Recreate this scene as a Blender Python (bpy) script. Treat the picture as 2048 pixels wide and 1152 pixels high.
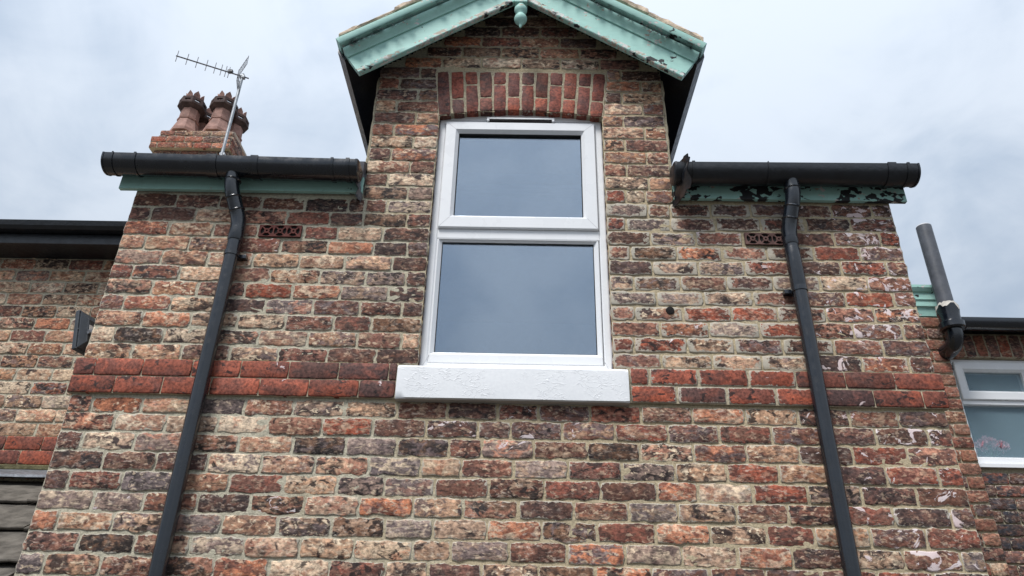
import bpy, bmesh, math, random
import numpy as np
from mathutils import Vector, Matrix, noise as mnoise

for o in list(bpy.data.objects):
    bpy.data.objects.remove(o, do_unlink=True)
scene = bpy.context.scene
COL = scene.collection
RND = random.Random(7)

# ------------------------------------------------------------------ camera
cam_data = bpy.data.cameras.new("camera")
cam = bpy.data.objects.new("camera", cam_data)
COL.objects.link(cam)
cam_data.sensor_width = 36.0
cam_data.lens = 36.0 * 1480.0 / 2048.0
cam_data.clip_start = 0.05
cam_data.clip_end = 3000.0
RIGHT = Vector((0.9997771711, 0.0026857185, 0.0209378858))
FWD = Vector((-0.0123171639, 0.8797399392, 0.4752956205))
UP = Vector((-0.0171433842, -0.4754476063, 0.8795769881))
CAM = Vector((2.0995, -3.288, 1.6))
mw = Matrix.Identity(4)
for i in range(3):
    mw[i][0] = RIGHT[i]; mw[i][1] = UP[i]; mw[i][2] = -FWD[i]; mw[i][3] = CAM[i]
cam.matrix_world = mw
scene.camera = cam

# ------------------------------------------------------------------ node helper
class G:
    def __init__(s, nt): s.nt = nt
    def new(s, t, ins=None, **props):
        n = s.nt.nodes.new(t)
        for k, v in props.items(): setattr(n, k, v)
        for k, v in (ins or {}).items():
            if isinstance(v, bpy.types.NodeSocket): s.nt.links.new(v, n.inputs[k])
            else: n.inputs[k].default_value = v
        return n
    def math(s, op, a, b=0.0, clamp=False):
        return s.new('ShaderNodeMath', {0: a, 1: b}, operation=op, use_clamp=clamp).outputs[0]
    def vm(s, op, a, b=(0, 0, 0)):
        return s.new('ShaderNodeVectorMath', {0: a, 1: b}, operation=op).outputs[0]
    def noise(s, vec, scale=1.0, detail=4.0, rough=0.55, dist=0.0, color=False):
        n = s.new('ShaderNodeTexNoise', {'Vector': vec, 'Scale': scale, 'Detail': detail, 'Roughness': rough, 'Distortion': dist})
        return n.outputs['Color' if color else 0]
    def voro(s, vec, scale, feature='F1', rand=1.0):
        return s.new('ShaderNodeTexVoronoi', {'Vector': vec, 'Scale': scale, 'Randomness': rand}, feature=feature).outputs['Distance']
    def step(s, x, a, b, lo=0.0, hi=1.0):
        return s.new('ShaderNodeMapRange', {'Value': x, 'From Min': a, 'From Max': b, 'To Min': lo, 'To Max': hi}, interpolation_type='SMOOTHSTEP').outputs[0]
    def mix(s, f, a, b, blend='MIX'):
        return s.new('ShaderNodeMix', {0: f, 6: a, 7: b}, data_type='RGBA', blend_type=blend).outputs[2]
    def attr(s, name):
        return s.new('ShaderNodeAttribute', attribute_name=name)
    def pos(s): return s.new('ShaderNodeNewGeometry').outputs['Position']
    def sep(s, v): return s.new('ShaderNodeSeparateXYZ', {0: v}).outputs
    def bump(s, h, strength=0.4, dist=0.01):
        return s.new('ShaderNodeBump', {'Height': h, 'Strength': strength, 'Distance': dist}).outputs[0]
    def out(s, sh): s.new('ShaderNodeOutputMaterial', {'Surface': sh})
    def bsdf(s, color, rough=0.8, normal=None, metal=0.0, spec=0.3, **kw):
        ins = {'Base Color': color, 'Roughness': rough, 'Metallic': metal, 'Specular IOR Level': spec}
        if normal is not None: ins['Normal'] = normal
        ins.update(kw)
        return s.new('ShaderNodeBsdfPrincipled', ins).outputs[0]

def rgb(r, g, b): return (r, g, b, 1.0)

# ------------------------------------------------------------------ sky (overcast)
SUN_ELEV, SUN_AZ = math.radians(57), math.radians(208)      # azimuth clockwise from +Y: behind the camera, a little to the left
world = bpy.data.worlds.new("World"); scene.world = world; world.use_nodes = True
wt = world.node_tree; wt.nodes.clear(); w = G(wt)
sky = w.new('ShaderNodeTexSky', sky_type='NISHITA', sun_disc=False, sun_elevation=SUN_ELEV, sun_rotation=SUN_AZ,
            air_density=1.2, dust_density=2.0, ozone_density=1.0)
dirv = w.vm('NORMALIZE', w.new('ShaderNodeTexCoord').outputs['Generated'])
sx, sy, sz = w.sep(dirv)
den = w.math('ADD', w.math('MAXIMUM', sz, 0.0), 0.35)
flat = w.new('ShaderNodeCombineXYZ', {0: w.math('DIVIDE', sx, den), 1: w.math('DIVIDE', sy, den), 2: 0.3}).outputs[0]
c1 = w.noise(flat, 1.5, 7.0, 0.54, 0.5)
c2 = w.noise(w.vm('ADD', flat, (4.7, 2.3, 8.0)), 4.2, 6.0, 0.55, 0.6)
cl = w.math('ADD', w.math('MULTIPLY', c1, 0.62), w.math('MULTIPLY', c2, 0.38))
cloud = w.mix(w.step(cl, 0.385, 0.60), rgb(2.30, 2.76, 3.40), rgb(3.58, 3.94, 4.42))
# brightness of an overcast sky: three times as bright overhead as at the horizon
ov = w.math('DIVIDE', w.math('ADD', w.math('MULTIPLY', w.math('MAXIMUM', sz, 0.0), 2.0), 1.0), 2.286)
cloud = w.mix(1.0, cloud, w.new('ShaderNodeCombineColor', {0: ov, 1: ov, 2: ov}).outputs[0], 'MULTIPLY')
skycol = w.mix(0.93, sky.outputs[0], cloud)
w.new('ShaderNodeOutputWorld', {'Surface': w.new('ShaderNodeBackground', {'Color': skycol, 'Strength': 0.1}).outputs[0]})

sun_data = bpy.data.lights.new("sun", 'SUN')
sun_data.energy = 1.5; sun_data.angle = math.radians(20); sun_data.color = (1.0, 0.98, 0.955)
sun = bpy.data.objects.new("sun", sun_data); COL.objects.link(sun)
sd = Vector((math.sin(SUN_AZ) * math.cos(SUN_ELEV), math.cos(SUN_AZ) * math.cos(SUN_ELEV), math.sin(SUN_ELEV)))
sun.rotation_euler = sd.to_track_quat('Z', 'Y').to_euler()
sun.location = sd * 30

vs = scene.view_settings
vs.view_transform = 'Standard'; vs.look = 'None'; vs.gamma = 1.0; vs.use_curve_mapping = False
vs.exposure = 1.24
scene.render.engine = 'CYCLES'
scene.cycles.max_bounces = 6
scene.cycles.diffuse_bounces = 3

# ------------------------------------------------------------------ materials
def material(name):
    m = bpy.data.materials.new(name); m.use_nodes = True; m.node_tree.nodes.clear()
    return m, G(m.node_tree)

def brick_material(name, rough=0.86, smooth=False):
    m, g = material(name)
    p0 = g.pos()
    ca, cb, pr, sd_, cc = g.attr('ca'), g.attr('cb'), g.attr('pr'), g.attr('sd'), g.attr('cc')
    edge = g.attr('edge').outputs['Fac']
    p = g.vm('ADD', p0, g.vm('MULTIPLY', sd_.outputs['Color'], (37, 23, 51)))
    thr, paint, soot = g.sep(pr.outputs['Vector'])
    smear = pr.outputs['Alpha']
    if smooth:
        n1 = g.noise(g.vm('MULTIPLY', p, (9, 9, 16)), 1.0, 5, 0.6, 0.4)
        nm = g.noise(p, 70, 5, 0.65)
    else:
        n1 = g.noise(g.vm('MULTIPLY', p, (14, 14, 21)), 1.0, 4, 0.55, 0.5)
        nm = g.noise(g.vm('MULTIPLY', p, (52, 52, 74)), 1.0, 5, 0.62, 0.1)
    f1 = g.step(n1, g.math('SUBTRACT', thr, 0.08), g.math('ADD', thr, 0.08))
    col = g.mix(f1, ca.outputs['Color'], cb.outputs['Color'])
    if not smooth:
        n5 = g.noise(g.vm('MULTIPLY', g.vm('ADD', p, (1, 6, 8)), (18, 18, 32)), 1.0, 4, 0.56, 0.7)
        col = g.mix(g.math('MULTIPLY', g.step(n5, 0.47, 0.60), cc.outputs['Alpha']), col, cc.outputs['Color'])
        n3 = g.noise(g.vm('MULTIPLY', g.vm('ADD', p, (3, 9, 1)), (30, 30, 52)), 1.0, 4, 0.58, 0.6)
        fleck = g.mix(cb.outputs['Alpha'], rgb(.42, .20, .12), rgb(.70, .56, .40))
        col = g.mix(g.math('MULTIPLY', g.step(n3, 0.565, 0.62), ca.outputs['Alpha']), col, fleck)
    if not smooth:
        bl = g.noise(g.vm('MULTIPLY', g.vm('ADD', p, (8, 3, 2)), (34, 34, 80)), 1.0, 5, 0.62, 0.4)
        col = g.mix(g.math('MULTIPLY', g.step(bl, 0.53, 0.68, 0.0, 0.62), g.sep(sd_.outputs['Color'])[1]), col, rgb(.62, .52, .43))
    n4 = g.noise(g.vm('MULTIPLY', g.vm('ADD', p, (7, 2, 5)), (20, 20, 32)), 1.0, 5, 0.60, 0.7)
    sl = g.math('SUBTRACT', 0.80, g.math('MULTIPLY', soot, 0.40))
    col = g.mix(g.math('MULTIPLY', g.step(n4, sl, g.math('ADD', sl, 0.06)), 0.88), col, rgb(.026, .021, .021))
    col = g.mix(1.0, col, g.new('ShaderNodeCombineColor', {0: g.step(nm, 0.28, 0.72, 0.46, 1.52), 1: g.step(nm, 0.28, 0.72, 0.46, 1.50), 2: g.step(nm, 0.28, 0.72, 0.48, 1.48)}).outputs[0], 'MULTIPLY')
    vor = g.voro(p, 120 if not smooth else 210)
    pit = g.math('MULTIPLY', g.step(vor, 0.24, 0.14), g.step(g.noise(p, 40, 2), 0.50, 0.58))
    col = g.mix(g.math('MULTIPLY', pit, 0.75), col, rgb(.02, .015, .014))
    h = g.math('ADD', g.math('MULTIPLY', nm, 0.6), g.math('MULTIPLY', n1, 0.7))
    h = g.math('SUBTRACT', h, g.math('MULTIPLY', pit, 0.5))
    if not smooth:
        cr = g.noise(g.vm('MULTIPLY', p, (6, 6, 70)), 1.0, 4, 0.55, 0.3)
        crm = g.math('MULTIPLY', g.step(g.math('ABSOLUTE', g.math('SUBTRACT', cr, 0.5)), 0.026, 0.008), g.step(g.noise(p, 14, 2), g.math('ADD', g.math('MULTIPLY', g.sep(sd_.outputs['Color'])[0], 0.22), 0.38), 0.64))
        col = g.mix(g.math('MULTIPLY', crm, 0.8), col, rgb(.03, .024, .022))
        h = g.math('SUBTRACT', h, g.math('MULTIPLY', crm, 0.6))
    # mortar smeared over the arrises
    ne = g.math('ADD', g.math('MULTIPLY', g.noise(g.vm('ADD', p0, (1, 5, 2)), 62, 4, 0.6), 0.6), g.math('MULTIPLY', g.noise(p0, 17, 4, 0.6), 0.4))
    e = g.math('ADD', edge, g.math('MULTIPLY', g.math('SUBTRACT', ne, 0.5), 3.4))
    em = g.step(e, g.math('ADD', smear, 0.10), g.math('SUBTRACT', smear, 0.10))
    mcol = g.mix(g.noise(p0, 30, 3), rgb(.36, .32, .24), rgb(.62, .58, .50))
    col = g.mix(g.math('MULTIPLY', em, 0.85), col, mcol)
    # splashes of old paint
    npa = g.noise(g.vm('MULTIPLY', g.vm('ADD', p0, (2, 4, 9)), (13, 13, 17)), 1.0, 6, 0.62, 1.0)
    pl = g.math('SUBTRACT', 0.82, g.math('MULTIPLY', paint, 0.42))
    pm = g.step(npa, pl, g.math('ADD', pl, 0.02))
    pcol = g.mix(g.noise(p0, 6, 1), rgb(.80, .79, .80), rgb(.66, .44, .42))
    col = g.mix(g.math('MULTIPLY', pm, 0.92), col, pcol)
    h = g.math('ADD', h, g.math('MULTIPLY', pm, 0.15))
    nrm = g.bump(h, 0.24 if not smooth else 0.2, 0.008 if not smooth else 0.006)
    g.out(g.bsdf(col, rough, nrm, spec=0.25))
    return m

M_BRICK = brick_material("weathered_brick")
M_PRESSED = brick_material("pressed_red_brick", 0.68, True)

def mortar_material(name, a, b, split=None):
    m, g = material(name)
    p = g.pos()
    big = g.noise(p, 1.6, 3, 0.5)
    if split is not None:
        x, y, z = g.sep(p)
        f = g.step(g.math('ADD', x, g.math('MULTIPLY', g.math('SUBTRACT', g.noise(p, 3.2, 4, 0.6), 0.5), 2.6)), split - 0.35, split + 0.35)
    else:
        f = g.step(big, 0.35, 0.65)
    col = g.mix(f, a, b)
    n = g.noise(p, 85, 6, 0.7)
    col = g.mix(1.0, col, g.new('ShaderNodeCombineColor', {0: g.step(n, .2, .8, .62, 1.3), 1: g.step(n, .2, .8, .62, 1.3), 2: g.step(n, .2, .8, .62, 1.3)}).outputs[0], 'MULTIPLY')
    stain = g.step(g.noise(p, 9, 5, 0.65), 0.55, 0.72)
    col = g.mix(g.math('MULTIPLY', stain, 0.5), col, rgb(.12, .105, .08))
    moss = g.step(g.noise(g.vm('ADD', p, (5, 5, 5)), 5, 5, 0.7), 0.66, 0.74)
    col = g.mix(g.math('MULTIPLY', moss, 0.45), col, rgb(.13, .14, .06))
    if split is not None:
        npa = g.noise(g.vm('MULTIPLY', g.vm('ADD', p, (2, 4, 9)), (13, 13, 17)), 1.0, 6, 0.62, 1.0)
        lim = g.step(x, 3.2, 4.0, 0.85, 0.63)
        col = g.mix(g.math('MULTIPLY', g.step(npa, lim, g.math('ADD', lim, 0.02)), 0.85), col, rgb(.74, .70, .69))
    h = g.math('ADD', n, g.math('MULTIPLY', g.noise(p, 26, 4), 1.2))
    g.out(g.bsdf(col, 0.95, g.bump(h, 0.6, 0.008), spec=0.15))
    return m

M_MORTAR = mortar_material("lime_mortar", rgb(.510, .468, .360), rgb(.490, .405, .270), 1.55)
M_MORTAR2 = mortar_material("pale_joint_mortar", rgb(.50, .43, .31), rgb(.40, .35, .25))

def green_material(name, wear=0.5, black=0.3, csc=1.0):
    m, g = material(name)
    p = g.pos()
    pd = g.vm('ADD', p, g.vm('MULTIPLY', g.vm('SUBTRACT', g.noise(p, 60 * csc, 3, 0.6, 0.0, True), (.5, .5, .5)), (.014, .014, .014)))
    def cells(v, sc):
        return g.sep(g.new('ShaderNodeTexVoronoi', {'Vector': g.vm('MULTIPLY', v, (.7, 1, 1.15)), 'Scale': sc}).outputs['Color'])[0]
    grain = g.noise(g.vm('MULTIPLY', p, (14, 60, 60)), 1.0, 4, 0.6)
    col = g.mix(g.noise(p, 5, 4, 0.6), rgb(.36, .615, .55), rgb(.42, .685, .615))
    col = g.mix(g.step(grain, .35, .75, 0.0, .22), col, rgb(.22, .40, .36))
    low = g.noise(g.vm('ADD', p, (2, 7, 3)), 7, 4, 0.6)
    chip = g.math('ADD', g.math('MULTIPLY', cells(pd, 75 * csc), 0.34), g.math('MULTIPLY', low, 0.9))
    t1 = 0.92 - wear * 0.20
    ed = g.step(chip, t1, t1 + 0.012)
    under = g.mix(g.step(g.noise(p, 22, 3), 0.44, 0.58), rgb(.68, .67, .64), rgb(.44, .38, .30))
    col = g.mix(ed, col, under)
    low2 = g.noise(g.vm('ADD', p, (9, 1, 6)), 4.5, 4, 0.6)
    chip2 = g.math('ADD', g.math('MULTIPLY', cells(g.vm('ADD', pd, (1, 2, 3)), 42 * csc), 0.30), g.math('MULTIPLY', low2, 0.95))
    t2 = 0.96 - black * 0.36
    bk = g.step(chip2, t2, t2 + 0.010)
    col = g.mix(bk, col, g.mix(g.noise(p, 30, 3), rgb(.014, .015, .018), rgb(.045, .046, .048)))
    dirt = g.step(g.noise(g.vm('MULTIPLY', p, (30, 30, 12)), 1.0, 5, 0.7), 0.48, 0.8, 0.0, 0.16)
    col = g.mix(dirt, col, rgb(.10, .12, .10))
    h = g.math('SUBTRACT', g.math('MULTIPLY', grain, 0.3), g.math('MULTIPLY', g.math('MAXIMUM', ed, bk), 0.6))
    g.out(g.bsdf(col, 0.55, g.bump(h, 0.5, 0.004), spec=0.3))
    return m
M_GREEN = green_material("peeling_green_paint", 0.30, 0.16)
M_GREENB = green_material("flaking_green_paint_over_black", 0.6, 0.74, 0.8)
M_GREENW = green_material("badly_flaked_green_paint", 0.6, 0.50)

def plain(name, col, rough=0.5, var=0.15, scale=20, bump=0.15, spec=0.4, metal=0.0, streak=0.0, streakcol=rgb(.5, .5, .5)):
    m, g = material(name)
    p = g.pos()
    n = g.noise(p, scale, 5, 0.62)
    k = g.step(n, 0.25, 0.75, 1 - var, 1 + var)
    c = g.mix(1.0, col, g.new('ShaderNodeCombineColor', {0: k, 1: k, 2: k}).outputs[0], 'MULTIPLY')
    if streak:
        s_ = g.noise(g.vm('MULTIPLY', p, (30, 30, 55)), 1.0, 5, 0.7, 1.5)
        c = g.mix(g.step(s_, 0.80 - 0.2 * streak, 0.82 - 0.2 * streak), c, streakcol)
    r = g.step(g.noise(p, scale * 2.3, 3), 0.3, 0.7, max(0.02, rough - 0.08), rough + 0.08)
    g.out(g.bsdf(c, r, g.bump(g.noise(p, scale * 4, 4), bump, 0.004), metal, spec))
    return m
M_PLASTIC = plain("black_plastic", rgb(.0065, .009, .014), 0.22, 0.3, 9, 0.10, 0.85)
M_BLACK = plain("weathered_black_paint", rgb(.008, .010, .014), 0.36, 0.35, 14, 0.45, 0.6, streak=0.42, streakcol=rgb(.30, .36, .38))
M_UPVC = plain("white_upvc", rgb(.82, .83, .845), 0.30, 0.012, 3, 0.0, 0.45)
M_GASKET = plain("black_gasket", rgb(.02, .02, .02), 0.6)
M_SEAL = plain("grey_sealant", rgb(.5, .5, .52), 0.6, 0.1)
M_LEAD = plain("lead_sheet", rgb(.17, .18, .20), 0.45, 0.35, 25, 0.4, 0.5, 0.3)
M_SLATE = plain("grey_stone_slate", rgb(.115, .103, .088), 0.9, 0.45, 12, 0.8, 0.2, streak=0.25, streakcol=rgb(.24, .23, .20))
M_ROOF = plain("dark_roof_slate", rgb(.09, .09, .10), 0.8, 0.3, 8, 0.4, 0.3)
M_STONE = plain("lichened_stone_verge", rgb(.54, .44, .335), 0.95, 0.45, 22, 0.9, 0.15, streak=0.15, streakcol=rgb(.18, .15, .12))
M_TERRA = plain("terracotta", rgb(.34, .20, .165), 0.8, 0.35, 10, 0.4, 0.25, streak=0.2, streakcol=rgb(.40, .36, .32))
M_SOOTY = plain("sooty_terracotta", rgb(.075, .050, .046), 0.85, 0.5, 9, 0.4, 0.25, streak=0.2, streakcol=rgb(.16, .09, .07))
M_ALU = plain("dull_aluminium", rgb(.15, .155, .17), 0.55, 0.15, 30, 0.1, 0.5, 0.6)
M_GALV = plain("galvanised_mast", rgb(.34, .36, .38), 0.5, 0.25, 18, 0.1, 0.5, 0.5)
M_AIRL = plain("red_air_brick_clay", rgb(.13, .042, .035), 0.8, 0.3, 30, 0.4, 0.25, streak=0.1, streakcol=rgb(.7, .68, .66))
M_AIRR = plain("pinkish_grey_air_brick_clay", rgb(.15, .085, .075), 0.85, 0.3, 30, 0.4, 0.25, streak=0.1, streakcol=rgb(.5, .48, .46))
M_GREENL = green_material("chipped_green_paint_on_white_primer", 1.5, 0.5)
M_SOIL = plain("grey_soil_pipe", rgb(.085, .09, .105), 0.42, 0.25, 12, 0.1, 0.5, streak=0.2, streakcol=rgb(.4, .4, .42))
M_NEARBLACK = plain("near_black", rgb(.012, .01, .01), 0.95)  # near black; stands in for the shade inside holes and slots
M_FLOOD = plain("dark_grey_cast_housing", rgb(.045, .052, .062), 0.45, 0.15, 30, 0.1, 0.45)
M_LABEL = plain("white_sticker", rgb(.8, .8, .8), 0.5, 0.05)
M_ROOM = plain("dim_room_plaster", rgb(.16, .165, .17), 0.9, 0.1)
M_PINK = plain("pink_petals", rgb(.93, .50, .55), 0.8, 0.25, 40, 0.2)
M_STEM = plain("green_stem", rgb(.05, .12, .04), 0.8)
M_BREAK = plain("broken_pale_pipe_edge", rgb(.70, .66, .60), 0.9, 0.2, 50, 0.5)
M_LEANMOR = plain("mossy_mortar_fillet", rgb(.20, .18, .10), 0.95, 0.4, 22, 0.8, 0.15)

m, g = material("white_masonry_paint"); M_SILL = m
p = g.pos()
wv = g.noise(g.vm('MULTIPLY', p, (14, 14, 26)), 1.0, 3, 0.5, 1.8)
wr = g.step(g.math('ABSOLUTE', g.math('SUBTRACT', wv, 0.5)), 0.035, 0.0)
wr = g.math('MULTIPLY', wr, g.step(g.noise(p, 9, 2), 0.45, 0.6))
fine = g.noise(p, 70, 4, 0.6)
col = g.mix(g.step(fine, .25, .8), rgb(.79, .80, .82), rgb(.85, .86, .87))
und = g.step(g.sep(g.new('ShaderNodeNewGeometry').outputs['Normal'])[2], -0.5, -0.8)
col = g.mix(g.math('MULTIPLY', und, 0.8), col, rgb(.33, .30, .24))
g.out(g.bsdf(col, 0.55, g.bump(g.math('ADD', g.math('MULTIPLY', wr, 1.0), g.math('MULTIPLY', fine, 0.15)), 0.4, 0.004), spec=0.35))

m, g = material("window_glass"); M_GLASS = m
fr = g.new('ShaderNodeLayerWeight', {'Blend': 0.25}).outputs['Fresnel']
fac = g.math('ADD', g.math('MULTIPLY', fr, 0.5), 0.33, True)
nrm = g.bump(g.noise(g.pos(), 1.6, 2, 0.5), 0.03, 0.02)
gl = g.new('ShaderNodeBsdfGlossy', {'Color': rgb(.78, .88, 1.0), 'Roughness': 0.015, 'Normal': nrm}).outputs[0]
tr = g.new('ShaderNodeBsdfTransparent', {'Color': rgb(.72, .78, .80)}).outputs[0]
g.out(g.new('ShaderNodeMixShader', {0: fac, 1: tr, 2: gl}).outputs[0])

m, g = material("obscured_glass"); M_FROST = m
p = g.pos()
n = g.noise(p, 120, 3, 0.6, 1.0)
nrm = g.bump(n, 0.35, 0.004)
df = g.bsdf(g.mix(g.step(n, .3, .7), rgb(.30, .44, .52), rgb(.38, .53, .60)), 0.25, nrm, spec=0.5)
tr = g.new('ShaderNodeBsdfTransparent', {'Color': rgb(.93, .96, .98)}).outputs[0]
g.out(g.new('ShaderNodeMixShader', {0: 0.30, 1: tr, 2: df}).outputs[0])

m, g = material("paving"); M_GROUND = m
p = g.pos()
n = g.noise(p, 3, 6, 0.65)
g.out(g.bsdf(g.mix(n, rgb(.055, .053, .05), rgb(.10, .096, .09)), 0.9, g.bump(g.noise(p, 40, 5), 0.4, 0.01)))

# ------------------------------------------------------------------ mesh helpers
def link(o, parent=None):
    COL.objects.link(o)
    if parent is not None:
        o.parent = parent
        o.matrix_parent_inverse = Matrix.Translation(parent.get('base', (0, 0, 0))).inverted() if parent.type == 'EMPTY' else Matrix.Identity(4)
    return o

def thing(name, label, cat, base, group=None, kind=None):
    o = bpy.data.objects.new(name, None)
    COL.objects.link(o)
    o.location = base
    o['base'] = [float(v) for v in base]
    o.empty_display_size = 0.1
    o['label'] = label; o['category'] = cat
    if group: o['group'] = group
    if kind: o['kind'] = kind
    return o

def tag(o, label, cat, group=None):
    o['label'] = label; o['category'] = cat
    if group: o['group'] = group
    return o

class MB:
    def __init__(s): s.v = []; s.f = []
    def add(s, verts, faces):
        b = len(s.v)
        s.v += [tuple(v) for v in verts]; s.f += [tuple(i + b for i in f) for f in faces]
        return s
    def box(s, x0, x1, y0, y1, z0, z1):
        return s.add([(x0, y0, z0), (x1, y0, z0), (x1, y1, z0), (x0, y1, z0), (x0, y0, z1), (x1, y0, z1), (x1, y1, z1), (x0, y1, z1)],
                     [(3, 2, 1, 0), (4, 5, 6, 7), (0, 1, 5, 4), (1, 2, 6, 5), (2, 3, 7, 6), (3, 0, 4, 7)])
    def prism(s, poly, ax, a, b):
        """poly: 2-D outline, extruded along axis ax (0 x, 1 y, 2 z) from a to b"""
        n = len(poly)
        def pt(p, t):
            if ax == 0: return (t, p[0], p[1])
            if ax == 1: return (p[0], t, p[1])
            return (p[0], p[1], t)
        vs_ = [pt(p, a) for p in poly] + [pt(p, b) for p in poly]
        fs = [tuple(range(n)), tuple(range(2 * n - 1, n - 1, -1))] + [(i, i + n, (i + 1) % n + n, (i + 1) % n) for i in range(n)]
        return s.add(vs_, fs)
    def loft(s, rings, cap=True, closed=True):
        n = len(rings[0]); vs_ = [p for r in rings for p in r]; fs = []
        for k in range(len(rings) - 1):
            for i in range(n if closed else n - 1):
                j = (i + 1) % n
                fs.append((k * n + i, k * n + j, (k + 1) * n + j, (k + 1) * n + i))
        if cap: fs += [tuple(range(n - 1, -1, -1)), tuple(range((len(rings) - 1) * n, len(rings) * n))]
        return s.add(vs_, fs)
    def tube(s, path, r, seg=20, cap=True):
        path = [Vector(p) for p in path]; rings = []
        rr = r if isinstance(r, (list, tuple)) else [r] * len(path)
        u = None
        for i, p in enumerate(path):
            a = path[max(i - 1, 0)]; b = path[min(i + 1, len(path) - 1)]
            t = (b - a).normalized()
            if u is None:
                u = t.cross(Vector((0, 1, 0)) if abs(t.y) < 0.9 else Vector((1, 0, 0))).normalized()
            else:
                u = (u - t * u.dot(t)).normalized()
            v = t.cross(u)
            rings.append([tuple(p + (u * math.cos(k * math.tau / seg) + v * math.sin(k * math.tau / seg)) * rr[i]) for k in range(seg)])
        return s.loft(rings, cap)
    def lathe(s, c, prof, seg=24, rot=0.0, cap=True):
        rings = [[(c[0] + r * math.cos(rot + k * math.tau / seg), c[1] + r * math.sin(rot + k * math.tau / seg), c[2] + z) for k in range(seg)] for r, z in prof]
        return s.loft(rings, cap)
    def build(s, name, mat, parent=None, smooth=False, bevel=0.0, seg=2, attrs=None, angle=0.6, jitter=0.0):
        me = bpy.data.meshes.new(name)
        me.from_pydata(s.v, [], s.f)
        bm = bmesh.new(); bm.from_mesh(me)
        if not attrs: bmesh.ops.recalc_face_normals(bm, faces=bm.faces)
        if bevel:
            es = [e for e in bm.edges if len(e.link_faces) == 2 and e.calc_face_angle(0) > angle]
            bmesh.ops.bevel(bm, geom=es, offset=bevel, segments=seg, profile=0.6, affect='EDGES', clamp_overlap=True)
        if jitter:
            for vv in bm.verts: vv.co += mnoise.noise_vector(vv.co * 14) * jitter
        bm.to_mesh(me); bm.free()
        if attrs:
            for an, (ty, dat) in attrs.items():
                a = me.attributes.new(an, ty, 'POINT')
                a.data.foreach_set('color' if ty == 'FLOAT_COLOR' else 'value', np.asarray(dat, dtype=np.float32).ravel())
        me.materials.append(mat)
        if smooth:
            me.shade_smooth()
            if smooth == 'auto':
                me.set_sharp_from_angle(angle=math.radians(38))
        o = bpy.data.objects.new(name, me)
        return link(o, parent)

# palette of the fired clay: (colour a, colour b, pale fleck amount, fleck paleness)
PAL = {
 'D': ((.088, .053, .045), (.165, .082, .060), .40, .6),
 'N': ((.215, .098, .070), (.115, .060, .049), .55, .7),
 'R': ((.310, .090, .054), (.165, .064, .048), .40, .6),
 'O': ((.480, .200, .115), (.200, .082, .056), .65, .8),
 'T': ((.420, .240, .150), (.205, .092, .062), .80, .95),
 'C': ((.620, .465, .325), (.400, .215, .140), .80, 1.0),
 'M': ((.490, .310, .205), (.062, .042, .036), .90, 1.0),
 'K': ((.042, .032, .029), (.200, .108, .068), .40, .6),
 'G': ((.165, .120, .110), (.290, .210, .175), .60, .9),
 'B': ((.045, .047, .058), (.110, .060, .050), .20, .3),
 'P': ((.250, .130, .085), (.205, .095, .065), .15, .3),
 'r': ((.320, .088, .052), (.185, .064, .046), .0, .0),
 'a': ((.225, .066, .046), (.130, .050, .042), .0, .0),
 'd': ((.185, .068, .050), (.095, .048, .042), .0, .0),
}
_cr, _sa, _pu, _dk, _rd, _bu = (.58, .45, .32), (.45, .215, .145), (.165, .122, .120), (.045, .036, .036), (.265, .09, .062), (.36, .235, .16)
THIRD = {'D': [_pu, _rd, _dk, (.12, .06, .045)], 'N': [_pu, _sa, _dk, _bu, _rd], 'R': [_sa, _dk, _rd, _bu], 'O': [_cr, _dk, _bu, _pu, _rd],
         'T': [_cr, _sa, _dk, _pu], 'C': [_sa, _bu, _pu, _cr], 'M': [_sa, _cr, _pu, _bu], 'K': [_bu, _dk, _pu, _sa], 'G': [_sa, _dk, _bu, _cr], 'B': [_dk, _pu, _rd], 'P': [_sa, _rd]}
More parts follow.
